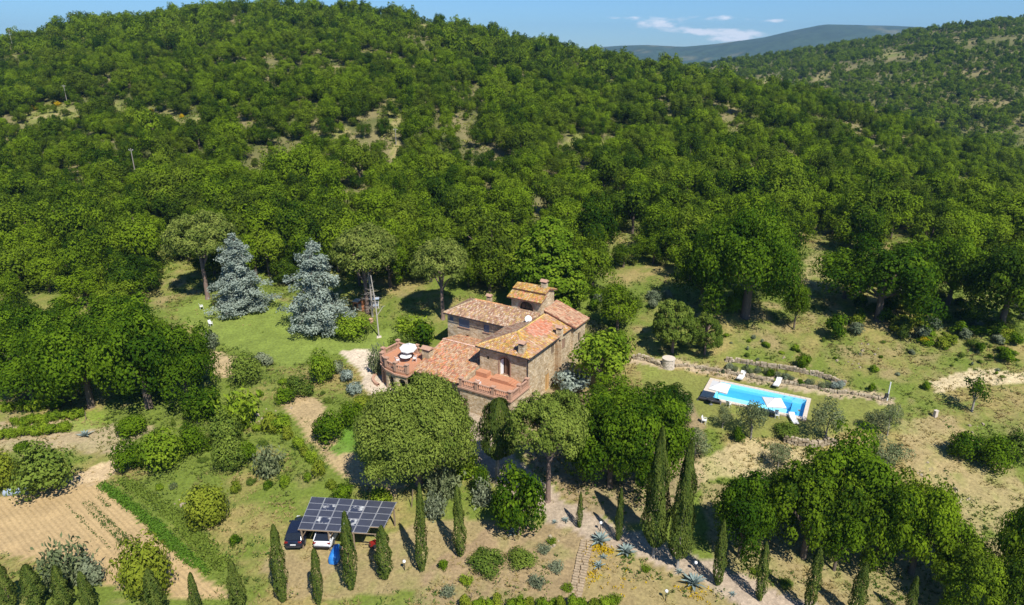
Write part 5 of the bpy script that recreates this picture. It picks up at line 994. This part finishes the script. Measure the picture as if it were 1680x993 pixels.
# ------------------------------------------------------------------ trees and shrubs standing singly
def plant_all():
    cyp = [(20,1000,922,25,'cypress at the far left end of the cypress row, cut by the picture corner'),(62,1000,922,29,'second cypress from the left end of the row below the ploughed field'),
     (108,1000,927,26,'third cypress from the left end of the row, below the thorny bare-branched shrub'),(150,1003,934,22,'narrow cypress fourth from the left end of the row'),
     (259,1010,930,30,'cypress standing in front of the leafy fig bush by the field corner'),(323,1010,938,18,'thin low cypress below the end of the green crop rows'),
     (395,1005,915,24,'pointed cypress below the end of the grassy strip of the field'),(464,988,858,22,'tall slim cypress left of the parked dark car'),
     (523,992,898,17,'slim small cypress in front of the parked white car'),(577,968,835,23,'tall cypress standing in front of the middle of the solar carport'),
     (632,950,862,25,'bushy cypress at the right front corner of the solar carport'),(692,938,795,20,'straight narrow cypress just right of the solar carport'),
     (756,913,795,20,'narrow cypress between the carport and the round shrub ball'),(950,866,805,10,'smallest thin cypress beside the bend of the dirt road'),
     (1014,887,797,13,'thin cypress between the two large agaves'),(1177,960,850,19,'slender cypress beside the large agave right of the twin tall cypresses'),
     (1246,985,888,18,'slender cypress on the road edge below the leafy oak'),(1325,1005,897,20,'slender cypress below the broad oak clump, right of the road'),
     (1399,1015,920,23,'cypress at the bottom edge under the right part of the oak clump'),(1488,1015,942,15,'small cypress at the bottom edge, rightmost of the row')]
    for i, (u, v, top, w, lab) in enumerate(cyp): plant('cypress', i % 9, u, v, w, top, lab, 'cypresses lining the road')
    plant('tallcypress', 0, 1072, 912, 41, 697, 'tall broad cypress with a bare white trunk, left of a tall pair', 'tall pair of cypresses')
    plant('tallcypress', 1, 1111, 932, 38, 722, 'tall broad cypress with a bare white trunk, right of a tall pair', 'tall pair of cypresses')
    plant('fatcypress', 0, 816, 785, 58, 652, 'dense dark column-shaped conifer standing before the house arches')
    g = 'umbrella pines around the villa'
    plant('pine', 0, 341, 490, 104, 350, 'umbrella pine with leaning trunk at the far corner of the lawn', g); plant('pine', 1, 604, 514, 108, 367, 'umbrella pine between the second blue cedar and the pole', g)
    plant('pine', 2, 727, 524, 97, 392, 'umbrella pine standing just left of the villa', g); plant('bigpine', 0, 688, 795, 188, 624, 'huge spreading umbrella pine in front of the terracotta roof wing', g)
    plant('midpine', 3, 899, 822, 122, 640, 'umbrella pine with a long bare trunk in front of the house corner', g)
    plant('roundpine', 0, 1103, 578, 78, 488, 'larger of two round pines above the pool lawn', 'round pines above the pool'); plant('roundpine', 1, 1156, 582, 56, 513, 'smaller of two round pines above the pool lawn', 'round pines above the pool')
    plant('cedar', 0, 399, 508, 98, 384, 'blue cedar in the middle of the lawn', 'blue cedars on the lawn'); plant('cedar', 1, 525, 542, 104, 394, 'blue cedar at the right end of the lawn', 'blue cedars on the lawn')
    plant('bushblue', 0, 938, 645, 62, 604, 'silvery blue weeping shrub at the right foot of the house')
    plant('bare', 0, 611, 520, 46, 440, 'grey leafless tree beside the brick oven')
    plant('cone', 0, 898, 512, 138, 348, 'bright green dome-shaped linden rising behind the house')
    plant('oakdark', 1, 1012, 545, 80, 462, 'dark rounded tree behind the right end of the house'); plant('bright', 0, 984, 640, 108, 538, 'bright green round tree against the right wall of the house')
    g = 'large oaks below the pool terrace'
    for a in (('oak',0,1000,800,140,655,'big oak right of the long-trunked umbrella pine'),('oak',1,1062,790,150,640,'big oak behind the tall pair of cypresses'),('oak',2,1010,712,130,626,'leafy oak just below the blue weeping shrub'),
     ('oakdark',3,1085,700,100,630,'spreading oak at the left edge of the pool lawn'),('oak',3,955,790,80,700,'oak in the shade behind the long pine trunk'),('oak',3,1213,915,125,775,'oak with pale leaves left of the broad oak clump'),
     ('oakdark',4,1318,915,150,748,'left oak of the broad clump below the pool'),('oak',5,1375,885,175,715,'topmost oak of the broad clump below the pool'),('oakdark',0,1435,930,130,768,'middle oak of the broad clump below the pool'),
     ('oakdark',2,1495,940,130,785,'right oak of the broad clump below the pool'),('oakdark',5,1583,1005,125,882,'oak in the bottom right corner beside the dry slope'),('oakdark',0,1655,985,95,800,'dark oak cut by the right picture edge'),
     ('oakdark',4,1665,1030,110,890,'oak filling the bottom right picture corner'),('oakdark',2,1285,850,80,770,'shaded oak between the pale oak and the broad clump'),('oak',1,1368,935,80,830,'low oak at the front of the broad clump'),('oak',2,1560,960,80,860,'oak in the gap between the broad clump and the bottom right oaks')): plant(*a[:6], a[6], g)
    for a in (('olive',0,1140,745,64,703,'olive tree on the bank left of the pool'),('olive',1,1232,720,62,653,'olive tree at the lower left pool edge'),('olive',2,1353,722,64,653,'olive tree hiding the lower right pool corner'),
     ('olive',3,1430,705,40,668,'left olive of a pair right of the pool'),('olive',0,1456,714,40,660,'right olive of a pair right of the pool'),('olive',1,1276,770,50,724,'small olive on the bare bank below the pool'),
     ('olive',2,1452,765,72,716,'olive crowning the right end of the oak clump'),('olive',3,1185,702,36,664,'low olive shrub near the pool chair'),('olive',0,1110,690,60,640,'greyish olive above the tall pair of cypresses')): plant(*a[:6], a[6], 'olive trees around the pool')
    g = 'great oaks on the edge of the wood'
    for a in (('oakdark',1,1222,520,205,335,'great oak with a bare pale trunk above the pool meadow'),('oakdark',2,1302,540,46,462,'small oak at the right foot of the great oak'),('oak',1,1440,525,165,390,'great oak at the wood edge above the meadow'),
     ('oak',2,1385,490,90,410,'oak leaning over the open grassy strip'),('oakdark',0,1640,540,145,392,'great oak at the right picture edge'),('oak',5,1555,500,110,390,'oak between the two great oaks on the right'),
     ('oakdark',3,1150,500,100,395,'oak left of the great pale-trunked oak'),
     ('oak',0,55,655,150,545,'leafy oak at the left picture edge above the vines'),('oak',1,150,668,165,520,'leafy oak above the ploughed field track'),('oak',3,245,668,175,510,'tall leafy oak at the corner of the lawn'),
     ('oak',4,308,655,110,530,'leafy oak nearest to the lawn edge'),('oak',5,95,600,140,500,'oak behind the left leafy oaks'),('oak',2,205,590,140,480,'oak crowning the left clump of oaks'),('oak',0,20,590,110,500,'oak cut by the left picture edge')): plant(*a[:6], a[6], g)
    plant('bush', 3, 1367, 555, 38, 512, 'single round dark bush on the meadow below the great oaks'); plant('sapling', 0, 1594, 675, 54, 614, 'young tree with a thin white trunk on the right lawn')
    B = [('bush',0,1317,602,25,578,'round dark bush above the dry stone wall'),('bushbright',0,1258,570,13,559,'small bright bush left of a pair on the meadow'),('bushbright',1,1305,576,13,563,'small bright bush right of a pair on the meadow'),
     ('bush',1,1430,642,14,627,'small dark bush above the end of the pool path'),('bushbright',2,1434,610,17,597,'small light green bush in the meadow'),('bush',2,1518,638,18,624,'dark low bush left of the pale bank'),
     ('bigbush',0,1580,752,58,704,'leafy dark shrub left of the right-hand thicket'),('bigbush',1,1625,768,62,708,'leafy dark shrub in the middle of the right-hand thicket'),('bigolive',0,1665,758,56,706,'shrub at the right end of the right-hand thicket'),
     ('bush',1,1210,725,22,700,'low weedy shrub at the pool bank'),('bigolive',1,1290,712,46,690,'low hedge-like shrub below the pool edge'),
     ('bigbright',0,529,628,50,572,'bright round bush at the lawn end beside the drive'),('bigolive',0,407,628,58,577,'olive-green bush on the tan patch below the lawn'),('bushgrey',0,347,572,34,540,'round grey-green bush at the left lawn corner'),
     ('bushgrey',1,432,598,34,576,'grey shrub on the lower lawn edge'),('bigolive',1,492,648,46,608,'grey-green mound left of the bright round bush'),('bush',2,472,660,34,632,'round green shrub beside the tan lane'),
     ('bushblue',1,570,626,26,604,'lavender clump nearest the gravel drive'),('bushblue',2,582,645,28,622,'lavender clump at the corner of the gravel drive'),('bushgrey',2,553,612,24,590,'lavender clump left of the gravel drive'),
     ('bigbush',2,540,722,62,670,'dark leafy shrub beside the tan lane'),('bigbush',3,578,700,44,652,'reddish-dark shrub behind the dark leafy shrub'),('bushyellow',0,595,668,40,646,'yellow-green shrub beside the huge umbrella pine'),
     ('spraygreen',0,390,697,85,634,'tall sprouting shrub below the olive-green bush'),('bigbush',0,335,690,64,628,'leafy shrub at the foot of the left oaks'),('bigolive',2,373,728,62,672,'olive-toned shrub in the middle of the left garden'),
     ('bigbush',2,217,712,58,678,'flat leafy shrub below the left oaks'),('bigbush',3,216,768,64,720,'dark green tree-like shrub left of a row of three'),('bigbright',1,272,768,76,697,'light green shrub in the middle of a row of three'),
     ('bigbush',1,320,745,52,690,'dark green shrub right of a row of three'),('bigolive',3,378,772,60,715,'straggly grey-green shrub in the left garden'),('bush',3,407,760,36,722,'small shrub beside the straggly grey-green shrub'),
     ('spray',0,443,780,54,724,'upright olive-green bush left of the vine row'),('bushyellow',1,388,808,20,785,'little yellow-green bush on the slope'),('bushbright',0,468,800,18,778,'little bright bush below the vine row'),
     ('bigolive',0,76,812,104,728,'big rounded bush at the left end of the ploughed field'),('bigyellow',0,12,805,56,738,'yellow-green bush at the left picture edge'),('bush',0,40,740,30,722,'small bush above the big rounded bush'),
     ('bigyellow',1,341,862,82,790,'bright yellow-green bush between the field and the carport'),('bush',1,387,893,22,874,'small round bush right of the bright yellow-green bush'),
     ('bigyellow',2,242,970,92,880,'leafy fig bush at the corner of the ploughed field'),('spray',1,110,955,84,880,'thorny bare-branched shrub in the ploughed field'),('bushgrey',3,152,955,46,912,'grey-green shrub right of the thorny shrub'),
     ('bush',2,726,936,18,917,'clipped shrub ball right of the carport'),('bushbright',1,787,905,9,897,'tiny clipped shrub ball on the bare soil'),
     ('lowoak',0,850,872,94,762,'dark green leafy tree beside the road bend'),('spray',2,728,812,72,752,'reedy dark shrub below the huge umbrella pine'),('spraygrey',0,792,826,46,780,'pale flowering oleander beside the road'),
     ('spraygrey',1,714,848,44,802,'pale oleander at the right side of the carport'),('spraygreen',1,762,778,60,738,'green shrub between the huge pine and the road'),('bigbush',1,790,812,34,760,'shrub by the road in front of the column conifer'),
     ('bush',0,564,818,34,790,'dark bush just behind the solar carport'),('bushbright',2,625,822,44,800,'leafy low bush at the right back corner of the carport'),
     ('bigolive',2,800,930,66,902,'low rounded green herb patch in the bare garden, left of two'),('bigolive',0,856,926,54,902,'low rounded green herb patch in the bare garden, right of two'),
     ('bigbright',2,578,552,66,514,'leafy green arbour bush at the end of the lawn'),('bigolive',1,660,580,54,545,'light shrub between the pole and the terrace'),('bush',2,700,565,48,525,'dark hedge left of the house wall'),
     ('spraygreen',0,675,545,60,515,'pale green shrub behind the terrace'),('spray',3,622,612,36,560,'palm-like yucca beside the terrace column'),
     ('bush',1,1205,512,30,470,'undergrowth bush under the great oak'),('bigbush',2,1010,575,40,540,'bush behind the bright round tree')]
    for k, var, u, v, w, top, lab in B: plant(k, var, u, v, w, top, lab)
    vine = [(444,712,30,672),(462,708,32,676),(474,720,20,698),(492,738,22,712),(500,748,18,730),(512,758,22,735),(524,782,24,752),(506,790,16,772),(545,800,20,785)]
    for i, (u, v, w, t) in enumerate(vine): plant('bushbright' if i % 2 else 'bushyellow', i % 3, u, v, w, t, 'bright vine bush in the row beside the tan lane', 'vine row beside the lane')
    for r, (u0, v0, u1, v1, n) in enumerate(((-5,722,118,706,10),(20,700,140,684,9),(0,678,100,668,7))):
        for i in range(n):
            t = (i+.5)/n; plant('bushbright', (i+r) % 3, u0+(u1-u0)*t+random.uniform(-2, 2), v0+(v1-v0)*t+random.uniform(-2, 2), random.uniform(15, 22), v0+(v1-v0)*t-random.uniform(16, 24), 'bushy vine in the small vineyard below the left oaks', 'vines of the small vineyard')
    for i in range(15): plant('bushbright' if i % 3 else 'bushyellow', i % 3, 768+i*17+random.uniform(-4, 4), 1000+random.uniform(-5, 4), random.uniform(20, 28), 974+random.uniform(-4, 8), 'leafy vine bush in the hedge along the bottom picture edge', 'hedge row at the bottom edge')
    sc = [(60,178,10),(175,188,8),(95,172,9),(300,192,8),(28,240,9),(540,66,7),(592,35,6),(1102,218,9),(1195,232,11),(1256,210,6),(1515,560,12),(1340,215,8),(130,195,7),(250,182,7)]
    for i, (u, v, w) in enumerate(sc): 
        P = gp(u, v+3); put('bushyellow_', 0, P, w*proj(P)[2]/FPX*1.2, w*proj(P)[2]/FPX*.9, 'yellow flowering broom bush in a clearing of the wood', 'broom bushes in the wood') if False else broom(u, v+3, w, i)
    # low scrub along the foot of the wood on the right
    for i in range(60):
        u = random.uniform(1400, 1700); e = 505+(u-1425)*.20; v = e+random.uniform(-50, 50)
        plant(random.choice(['bush', 'bush', 'bushgrey', 'bushyellow', 'bigolive']), random.randrange(3), u, v, random.uniform(16, 34), v-random.uniform(12, 24), 'low scrub bush at the foot of the wood above the right meadow', 'scrub at the wood foot')
    for i in range(17):
        u = 1195+i*11.5+random.uniform(-4, 4); v = 600+(u-1195)*.19+random.uniform(2, 9); k = random.choice(['spray', 'bushgrey', 'bush', 'bushblue', 'spraygrey'])
        plant(k, random.randrange(3), u, v, random.uniform(9, 17), v-random.uniform(8, 15), 'small flower bed plant along the foot of the curved dry stone wall', 'flower bed plants above the pool')
    for u, v, w in ((893,905,26),(912,935,30),(880,960,34),(930,968,22),(905,890,18),(765,955,26),(735,975,30),(1060,935,18),(1010,985,24),(1240,940,22),(1290,962,26)):
        plant(random.choice(['spraygrey', 'bigolive', 'spraygreen']), random.randrange(3), u, v, w, v-w*.55, 'low straggly herb patch on the bare bank near the stone steps', 'herb patches on the bank')
    for i in range(40):
        u = random.uniform(1180, 1690); v = random.uniform(545, 640)
        if inpoly(np.array([u]), np.array([v]), POOLLAWN)[0] or v < 500+(u-1180)*.12: continue
        plant(random.choice(['bush', 'bushgrey', 'bushbright', 'bigolive']), random.randrange(3), u, v, random.uniform(5, 12), v-random.uniform(4, 9), 'tiny shrub scattered over the meadow above the pool', 'tiny shrubs on the pool meadow')
    for i in range(34):
        u = random.uniform(250, 560); v = random.uniform(630, 830)
        if inpoly(np.array([u]), np.array([v]), LANE)[0]: continue
        plant(random.choice(['bush', 'bigolive', 'bushbright', 'spray']), random.randrange(3), u, v, random.uniform(8, 20), v-random.uniform(6, 15), 'small shrub scattered over the terraced left garden', 'small shrubs of the left garden')
    for i in range(16):
        u = random.uniform(950, 1100); v = random.uniform(478, 520); plant(random.choice(['bush', 'bigolive', 'bushgrey']), random.randrange(3), u, v, random.uniform(16, 30), v-random.uniform(10, 22), 'low scrub bush on the slope behind the house', 'scrub behind the house')
def broom(u, v, w, i):
    key = ('broom', i % 2)
    if key not in PROTO:
        rng = np.random.default_rng(50+i); cc, cr = ell_clumps(16, .8, .8, .7, .25, .45, rng, .3, -.5, .3); V, F, T = clump_leaves(cc, cr, 40, .22, rng)
        PROTO[key] = (None, npmesh('bush', V, F, M['broom'], tone=T), 2.2, 1.7)
    P = gp(u, v); wm = w*proj(P)[2]/FPX*1.25; o = link(bpy.data.objects.new('broom_bush', PROTO[key][1]), None, P, random.random()*6); o.scale = (wm/2.2,)*3
    tag(o, 'yellow flowering broom bush in a clearing of the wooded hill', 'bush', 'broom bushes on the wooded hill')
plant_all()

# ------------------------------------------------------------------ the wood on the hills
EDGE = [(-900,640),(0,560),(60,545),(250,510),(278,500),(285,470),(310,452),(335,452),(365,470),(460,474),(480,478),(540,468),(590,476),(640,488),(700,484),(760,492),(820,496),(960,500),(1000,490),(1050,465),(1090,462),(1140,458),(1210,450),(1300,430),(1322,395),(1360,395),(1378,440),(1430,440),(1500,448),(1560,452),(1700,478),(2600,640)]
def forest():
    rng = np.random.default_rng(11); pts = []
    y = 96.0
    while y < 960:
        sp = (5.5 if y < 150 else 4.5)+.0008*y; half = 1.0*y+40; n = int(2*half/sp); x = -half+sp*(np.arange(n)+rng.random(n)*.8); yy = y+(rng.random(n)-.5)*sp*.95
        pts.append(np.stack([x, yy], 1)); y += sp*.86
    P = np.concatenate(pts); z = H(P[:, 0], P[:, 1]); P3 = np.column_stack([P, z]); u, v, fw = proj(P3)
    e = np.interp(u, [q[0] for q in EDGE], [q[1] for q in EDGE])
    keep = (v < e) & (v > -40)
    small = np.zeros(len(P), bool)
    for (cu, cv, ru, rv) in CLEAR:
        d = ((u-cu)/(ru+2))**2+((v-cv-(4 if cv < 300 else 2))/(rv+(5 if cv < 300 else 2)))**2; q = rng.random(len(P)); keep &= ~((d < 1) & (q < .55)); small |= (d < 1.15)
    # seen from the camera or just over a crest?
    ts = np.linspace(.15, .985, 60); vis = np.ones(len(P), bool)
    for t in ts:
        Q = P*t; hz = CAMZ+(z+5-CAMZ)*t; vis &= (H(Q[:, 0], Q[:, 1]) < hz+2.5) | (t*fw < 60)
    keep &= vis
    dens = fbm(P[:, 0]/38, P[:, 1]/38, 40); keep &= rng.random(len(P)) < np.where(fw > 420, sstep(.26, .46, dens)*.6+.36, sstep(.24, .42, dens)*.5+.48)
    gap = fbm(P[:, 0]/15, P[:, 1]/15, 67, 3); keep &= ~((gap < .39) & (rng.random(len(P)) < .22) & (fw > 160)); small |= (rng.random(len(P)) < .16) & (fw > 150); keep &= ~((rng.random(len(P)) < .10) & (fw > 160)); small |= (gap < .40) & (fw > 160)
    near = np.zeros(len(P), bool)
    for (px, py, w) in PLANT_LOG: near |= ((P[:, 0]-px)**2+(P[:, 1]-py)**2 < (w*.42)**2) & (w > 4)
    keep &= ~near
    small = small[keep]; P3, u, v, fw = P3[keep], u[keep], v[keep], fw[keep]; n = len(P3)
    size = (3.5+3.6*rng.random(n)**1.4)*np.where(fw > 420, .82, 1.0)*(.85+.4*fbm(P3[:, 0]/25, P3[:, 1]/25, 44)); size = np.where(fw < 160, size*1.3, size*1.12); size = np.where(small, size*(.35+.3*rng.random(n)), size)
    hgt = size*(.85+.42*rng.random(n)); rot = rng.random(n)*6.283
    inside = (u > -20) & (u < 1700) & (v < 700) & (v > -20)
    score = np.where(inside, size/fw, 0); order = np.argsort(-score); ind = order[:288]
    hi = [proto_oak(900+i, 7, 7, 34, 140, .31, 'forest', .14, lump=.5, rr=(.08, .19)) for i in range(7)]
    lo = [proto_oak(950+i, 7, 7, 28, 40, .55, 'forest', .06, lump=.45, rr=(.10, .19)) for i in range(5)]
    crowns = {}
    zones = [('leafy oak in the wood on the left slope above the lawn', 'oaks of the left slope'), ('leafy oak in the wood straight behind the villa', 'oaks behind the villa'), ('leafy oak in the wood above the pool meadow on the right', 'oaks above the pool meadow')]
    for j, i in enumerate(ind):
        k = rng.integers(7) if j < 276 else 7+(j % 5); tm, cm, W0, H0 = hi[k] if k < 7 else lo[k-7]
        zl, zg = zones[0 if u[i] < 520 else 1 if u[i] < 1060 else 2]; o = thing('oak_tree', zl, 'tree', (P3[i, 0], P3[i, 1], P3[i, 2]-.2), rot[i], zg); o.scale = (size[i]/W0, size[i]/W0, hgt[i]/H0)
        link(bpy.data.objects.new('trunk', tm), o); c = link(bpy.data.objects.new('crown', cm), o); crowns.setdefault(int(k), c)
    rest = order[288:]; rest_pts = P3[rest]; lowd = (fw[rest] > 300)
    me = bpy.data.meshes.new('woodland'); me.vertices.add(len(rest)); q = rest_pts.copy(); q[:, 2] -= .3; me.vertices.foreach_set('co', q.astype(np.float32).ravel())
    def attr(nm, ty, arr, key):
        a = me.attributes.new(nm, ty, 'POINT'); a.data.foreach_set(key, arr)
    sc = np.stack([size[rest]/7, size[rest]/7, hgt[rest]/7], 1).astype(np.float32); attr('scl', 'FLOAT_VECTOR', sc.ravel(), 'vector')
    rt = np.zeros((len(rest), 3), np.float32); rt[:, 2] = rot[rest]; rt[:, :2] = (rng.random((len(rest), 2))-.5)*.16; attr('rot', 'FLOAT_VECTOR', rt.ravel(), 'vector')
    kk = sorted(crowns); nh = sum(1 for k in kk if k < 7); nl = len(kk)-nh
    idx = np.where(lowd, nh+rng.integers(0, max(nl, 1), len(rest)), rng.integers(0, nh, len(rest))).astype(np.int32); attr('pick', 'INT', idx, 'value')
    o = link(bpy.data.objects.new('woodland', me)); tag(o, 'dense oak woodland covering the hills behind the villa', 'woodland', None, 'stuff')
    ng = bpy.data.node_groups.new('woodland', 'GeometryNodeTree'); ng.interface.new_socket('Geometry', in_out='INPUT', socket_type='NodeSocketGeometry'); ng.interface.new_socket('Geometry', in_out='OUTPUT', socket_type='NodeSocketGeometry')
    N = ng.nodes; L = ng.links; gi = N.new('NodeGroupInput'); go = N.new('NodeGroupOutput'); iop = N.new('GeometryNodeInstanceOnPoints'); g2i = N.new('GeometryNodeGeometryToInstance')
    for k in kk[::-1]:
        oi = N.new('GeometryNodeObjectInfo'); oi.transform_space = 'ORIGINAL'; oi.inputs['As Instance'].default_value = True; oi.inputs['Object'].default_value = crowns[k]; L.new(oi.outputs['Geometry'], g2i.inputs[0])
    def named(nm, ty):
        a = N.new('GeometryNodeInputNamedAttribute'); a.data_type = ty; a.inputs['Name'].default_value = nm
        return [s for s in a.outputs if s.name == 'Attribute' and s.enabled][0]
    iop.inputs['Pick Instance'].default_value = True; L.new(gi.outputs[0], iop.inputs['Points']); L.new(g2i.outputs[0], iop.inputs['Instance']); L.new(named('pick', 'INT'), iop.inputs['Instance Index'])
    L.new(named('rot', 'FLOAT_VECTOR'), iop.inputs['Rotation']); L.new(named('scl', 'FLOAT_VECTOR'), iop.inputs['Scale']); L.new(iop.outputs[0], go.inputs[0])
    md = o.modifiers.new('trees', 'NODES'); md.node_group = ng
    print('forest trees', n, 'single', len(ind), 'hi/lo', nh, nl)
forest()
# ------------------------------------------------------------------ grass tufts, weeds
def tufts():
    rng = np.random.default_rng(21); n = 110000; x = rng.uniform(-115, 125, n); y = rng.uniform(40, 128, n)
    P = np.column_stack([x, y, H(x, y)]); u, v, fw = proj(P); e = np.interp(u, [q[0] for q in EDGE], [q[1] for q in EDGE])
    ok = (u > -400) & (u < 2200) & (v < 1100) & (v > e-6)
    for poly in (LAWN, POOLLAWN, DRIVE, FIELD, ROAD): ok &= ~inpoly(u, v, poly) | (rng.random(n) < .03)
    for poly in (YARD, LANE, TRACK): ok &= ~inpoly(u, v, poly) | (rng.random(n) < .3)
    ok &= ~inpoly(u, v, [(600,560),(735,500),(960,500),(970,640),(840,690),(600,640)]) & (fbm(x/5, y/5, 77) > .40)
    P = P[ok]; n = len(P); k = 5; rep = np.repeat(P, k, 0); h = np.repeat(.10+.22*rng.random(n)**2, k); a = rng.random(n*k)*6.28; w = .05+.05*rng.random(n*k); out = .10+.22*rng.random(n*k)
    d = np.stack([np.cos(a), np.sin(a), 0*a], 1); s = np.stack([-np.sin(a), np.cos(a), 0*a], 1)
    b = rep+d*.05; b[:, 2] -= .05; V = np.stack([b-s*w[:, None], b+s*w[:, None], b+d*out[:, None]+np.array((0, 0, 1))*h[:, None]], 1).reshape(-1, 3)
    T = np.clip(np.repeat(1.15-1.3*sstep(.36, .62, fbm(P[:, 0]/9, P[:, 1]/9, 1))+.5*(rng.random(n)-.5), k), 0, 1)
    o = link(bpy.data.objects.new('meadow_grass', npmesh('meadow_grass', V, np.arange(len(V)).reshape(-1, 3), M['grass'], tone=T))); tag(o, 'tufts of green and straw-coloured grass on the slopes', 'grass', None, 'stuff')
    # broad-leaved weeds
    n = 18000; x = rng.uniform(-115, 125, n); y = rng.uniform(40, 130, n); P = np.column_stack([x, y, H(x, y)]); u, v, fw = proj(P); e = np.interp(u, [q[0] for q in EDGE], [q[1] for q in EDGE])
    ok = (u > -400) & (u < 2200) & (v < 1100) & (v > e-10) & (fbm(x/4, y/4, 90) > .52)
    for poly in (LAWN, POOLLAWN, DRIVE, FIELD, ROAD, YARD, LANE, TRACK): ok &= ~inpoly(u, v, poly)
    ok &= ~inpoly(u, v, [(600,560),(735,500),(960,500),(970,640),(840,690),(600,640)])
    P = P[ok]; n = len(P); m = 12; sz = np.repeat(.12+.42*rng.random(n)**3, m); C = np.repeat(P, m, 0)+rng.normal(size=(n*m, 3))*sz[:, None]*np.array((.8, .8, .4)); C[:, 2] += sz*.7
    V, F = leaves(C, rng.normal(size=(n*m, 3))+np.array((0, 0, .8)), .20, rng); T = np.clip(np.repeat(rng.random(n), m)+.3*(rng.random(n*m)-.5), 0, 1)
    o = link(bpy.data.objects.new('weeds', npmesh('weeds', V, F, M['weed'], tone=T))); tag(o, 'scattered broad-leaved weeds on the slopes', 'weeds', None, 'stuff')
    # crop rows of the ploughed field
    def strip(name, lab, rows, per, sz, mat, tone):
        Cs = []
        for (u0, v0, u1, v1, n_, wob) in rows:
            A_, B_ = gp(u0, v0), gp(u1, v1); t = rng.random(n_); q = A_+(B_-A_)*t[:, None]; q[:, :2] += rng.normal(size=(n_, 2))*wob; q[:, 2] = H(q[:, 0], q[:, 1]); Cs.append(q)
        P = np.concatenate(Cs); n = len(P); C = np.repeat(P, per, 0)+rng.normal(size=(n*per, 3))*sz*np.array((.8, .8, .35)); C[:, 2] += sz*.6
        V, F = leaves(C, rng.normal(size=(n*per, 3))+np.array((0, 0, .7)), sz, rng, up=.5); o = link(bpy.data.objects.new(name, npmesh(name, V, F, M[mat], tone=np.clip(tone+.5*(rng.random(len(F))-.5), 0, 1)))); tag(o, lab, 'crops', None, 'stuff')
    strip('bean_rows', 'bright green crop strip along the edge of the ploughed field', [(168,796,262,868,460,.20),(262,866,342,940,260,.10),(250,868,318,932,200,.10)], 7, .20, 'crop', .5)
    strip('grass_strip', 'tall uncut grass strip beside the crop rows', [(200,788,300,856,520,.26),(296,852,364,930,520,.38),(304,866,350,934,260,.3)], 6, .22, 'mixed', .95)
    strip('seedling_rows', 'thin dark seedling rows in the ploughed field', [(137,826,204,896,160,.05),(146,824,214,890,160,.05),(110,830,180,900,60,.05),(160,815,180,832,40,.05)], 3, .13, 'weed', .1)
    strip('yellow_flowers', 'yellow flowering ground cover beside the stone steps', [(972,896,1002,906,90,.25),(968,905,975,960,36,.35),(985,930,1050,965,24,.8),(1118,958,1160,985,36,.5)], 5, .17, 'broom', .5)
tufts()
def hill_scrub():
    rng = np.random.default_rng(31); n = 42000; y = 112+400*rng.random(n)**1.1; x = (rng.random(n)*2-1)*(.80*y+15); P = np.column_stack([x, y, H(x, y)]); u, v, fw = proj(P); e = np.interp(u, [q[0] for q in EDGE], [q[1] for q in EDGE])
    ok = (v < e+4) & (u > -40) & (u < 1720) & (v > -10) & (fbm(x/6, y/6, 93) > .40); P = P[ok]; fw = fw[ok]; n = len(P); m = 9
    sz = .30+.75*rng.random(n)**2; s = np.repeat(sz, m); C = np.repeat(P, m, 0)+rng.normal(size=(n*m, 3))*s[:, None]*np.array((.75, .75, .3)); C[:, 2] += s*.55
    V, F = leaves(C, rng.normal(size=(n*m, 3))+np.array((.1, -.3, .9)), np.repeat(.28+.0012*fw, m), rng); T = np.clip(np.repeat(rng.random(n)**1.4, m)+.35*(rng.random(n*m)-.5), 0, 1)
    tag(link(bpy.data.objects.new('hillside_scrub', npmesh('hillside_scrub', V, F, M['scrub'], tone=T))), 'low scrub and undergrowth between the trees of the wooded hill', 'scrub', None, 'stuff')
hill_scrub()
# ------------------------------------------------------------------ air
hz = MB(); hz.bb((-5800, -5800, -36), (5800, 5800, 250)); HAZE, nt, N_, L_, out_ = nodes('haze_air'); pv = N_.new('ShaderNodeVolumePrincipled')
pv.inputs['Density'].default_value = 0.00011; pv.inputs['Color'].default_value = (.36, .64, 1, 1); pv.inputs['Anisotropy'].default_value = .2; L_.new(pv.outputs[0], out_.inputs['Volume'])
tag(hz.build('haze', HAZE), kind='stuff')
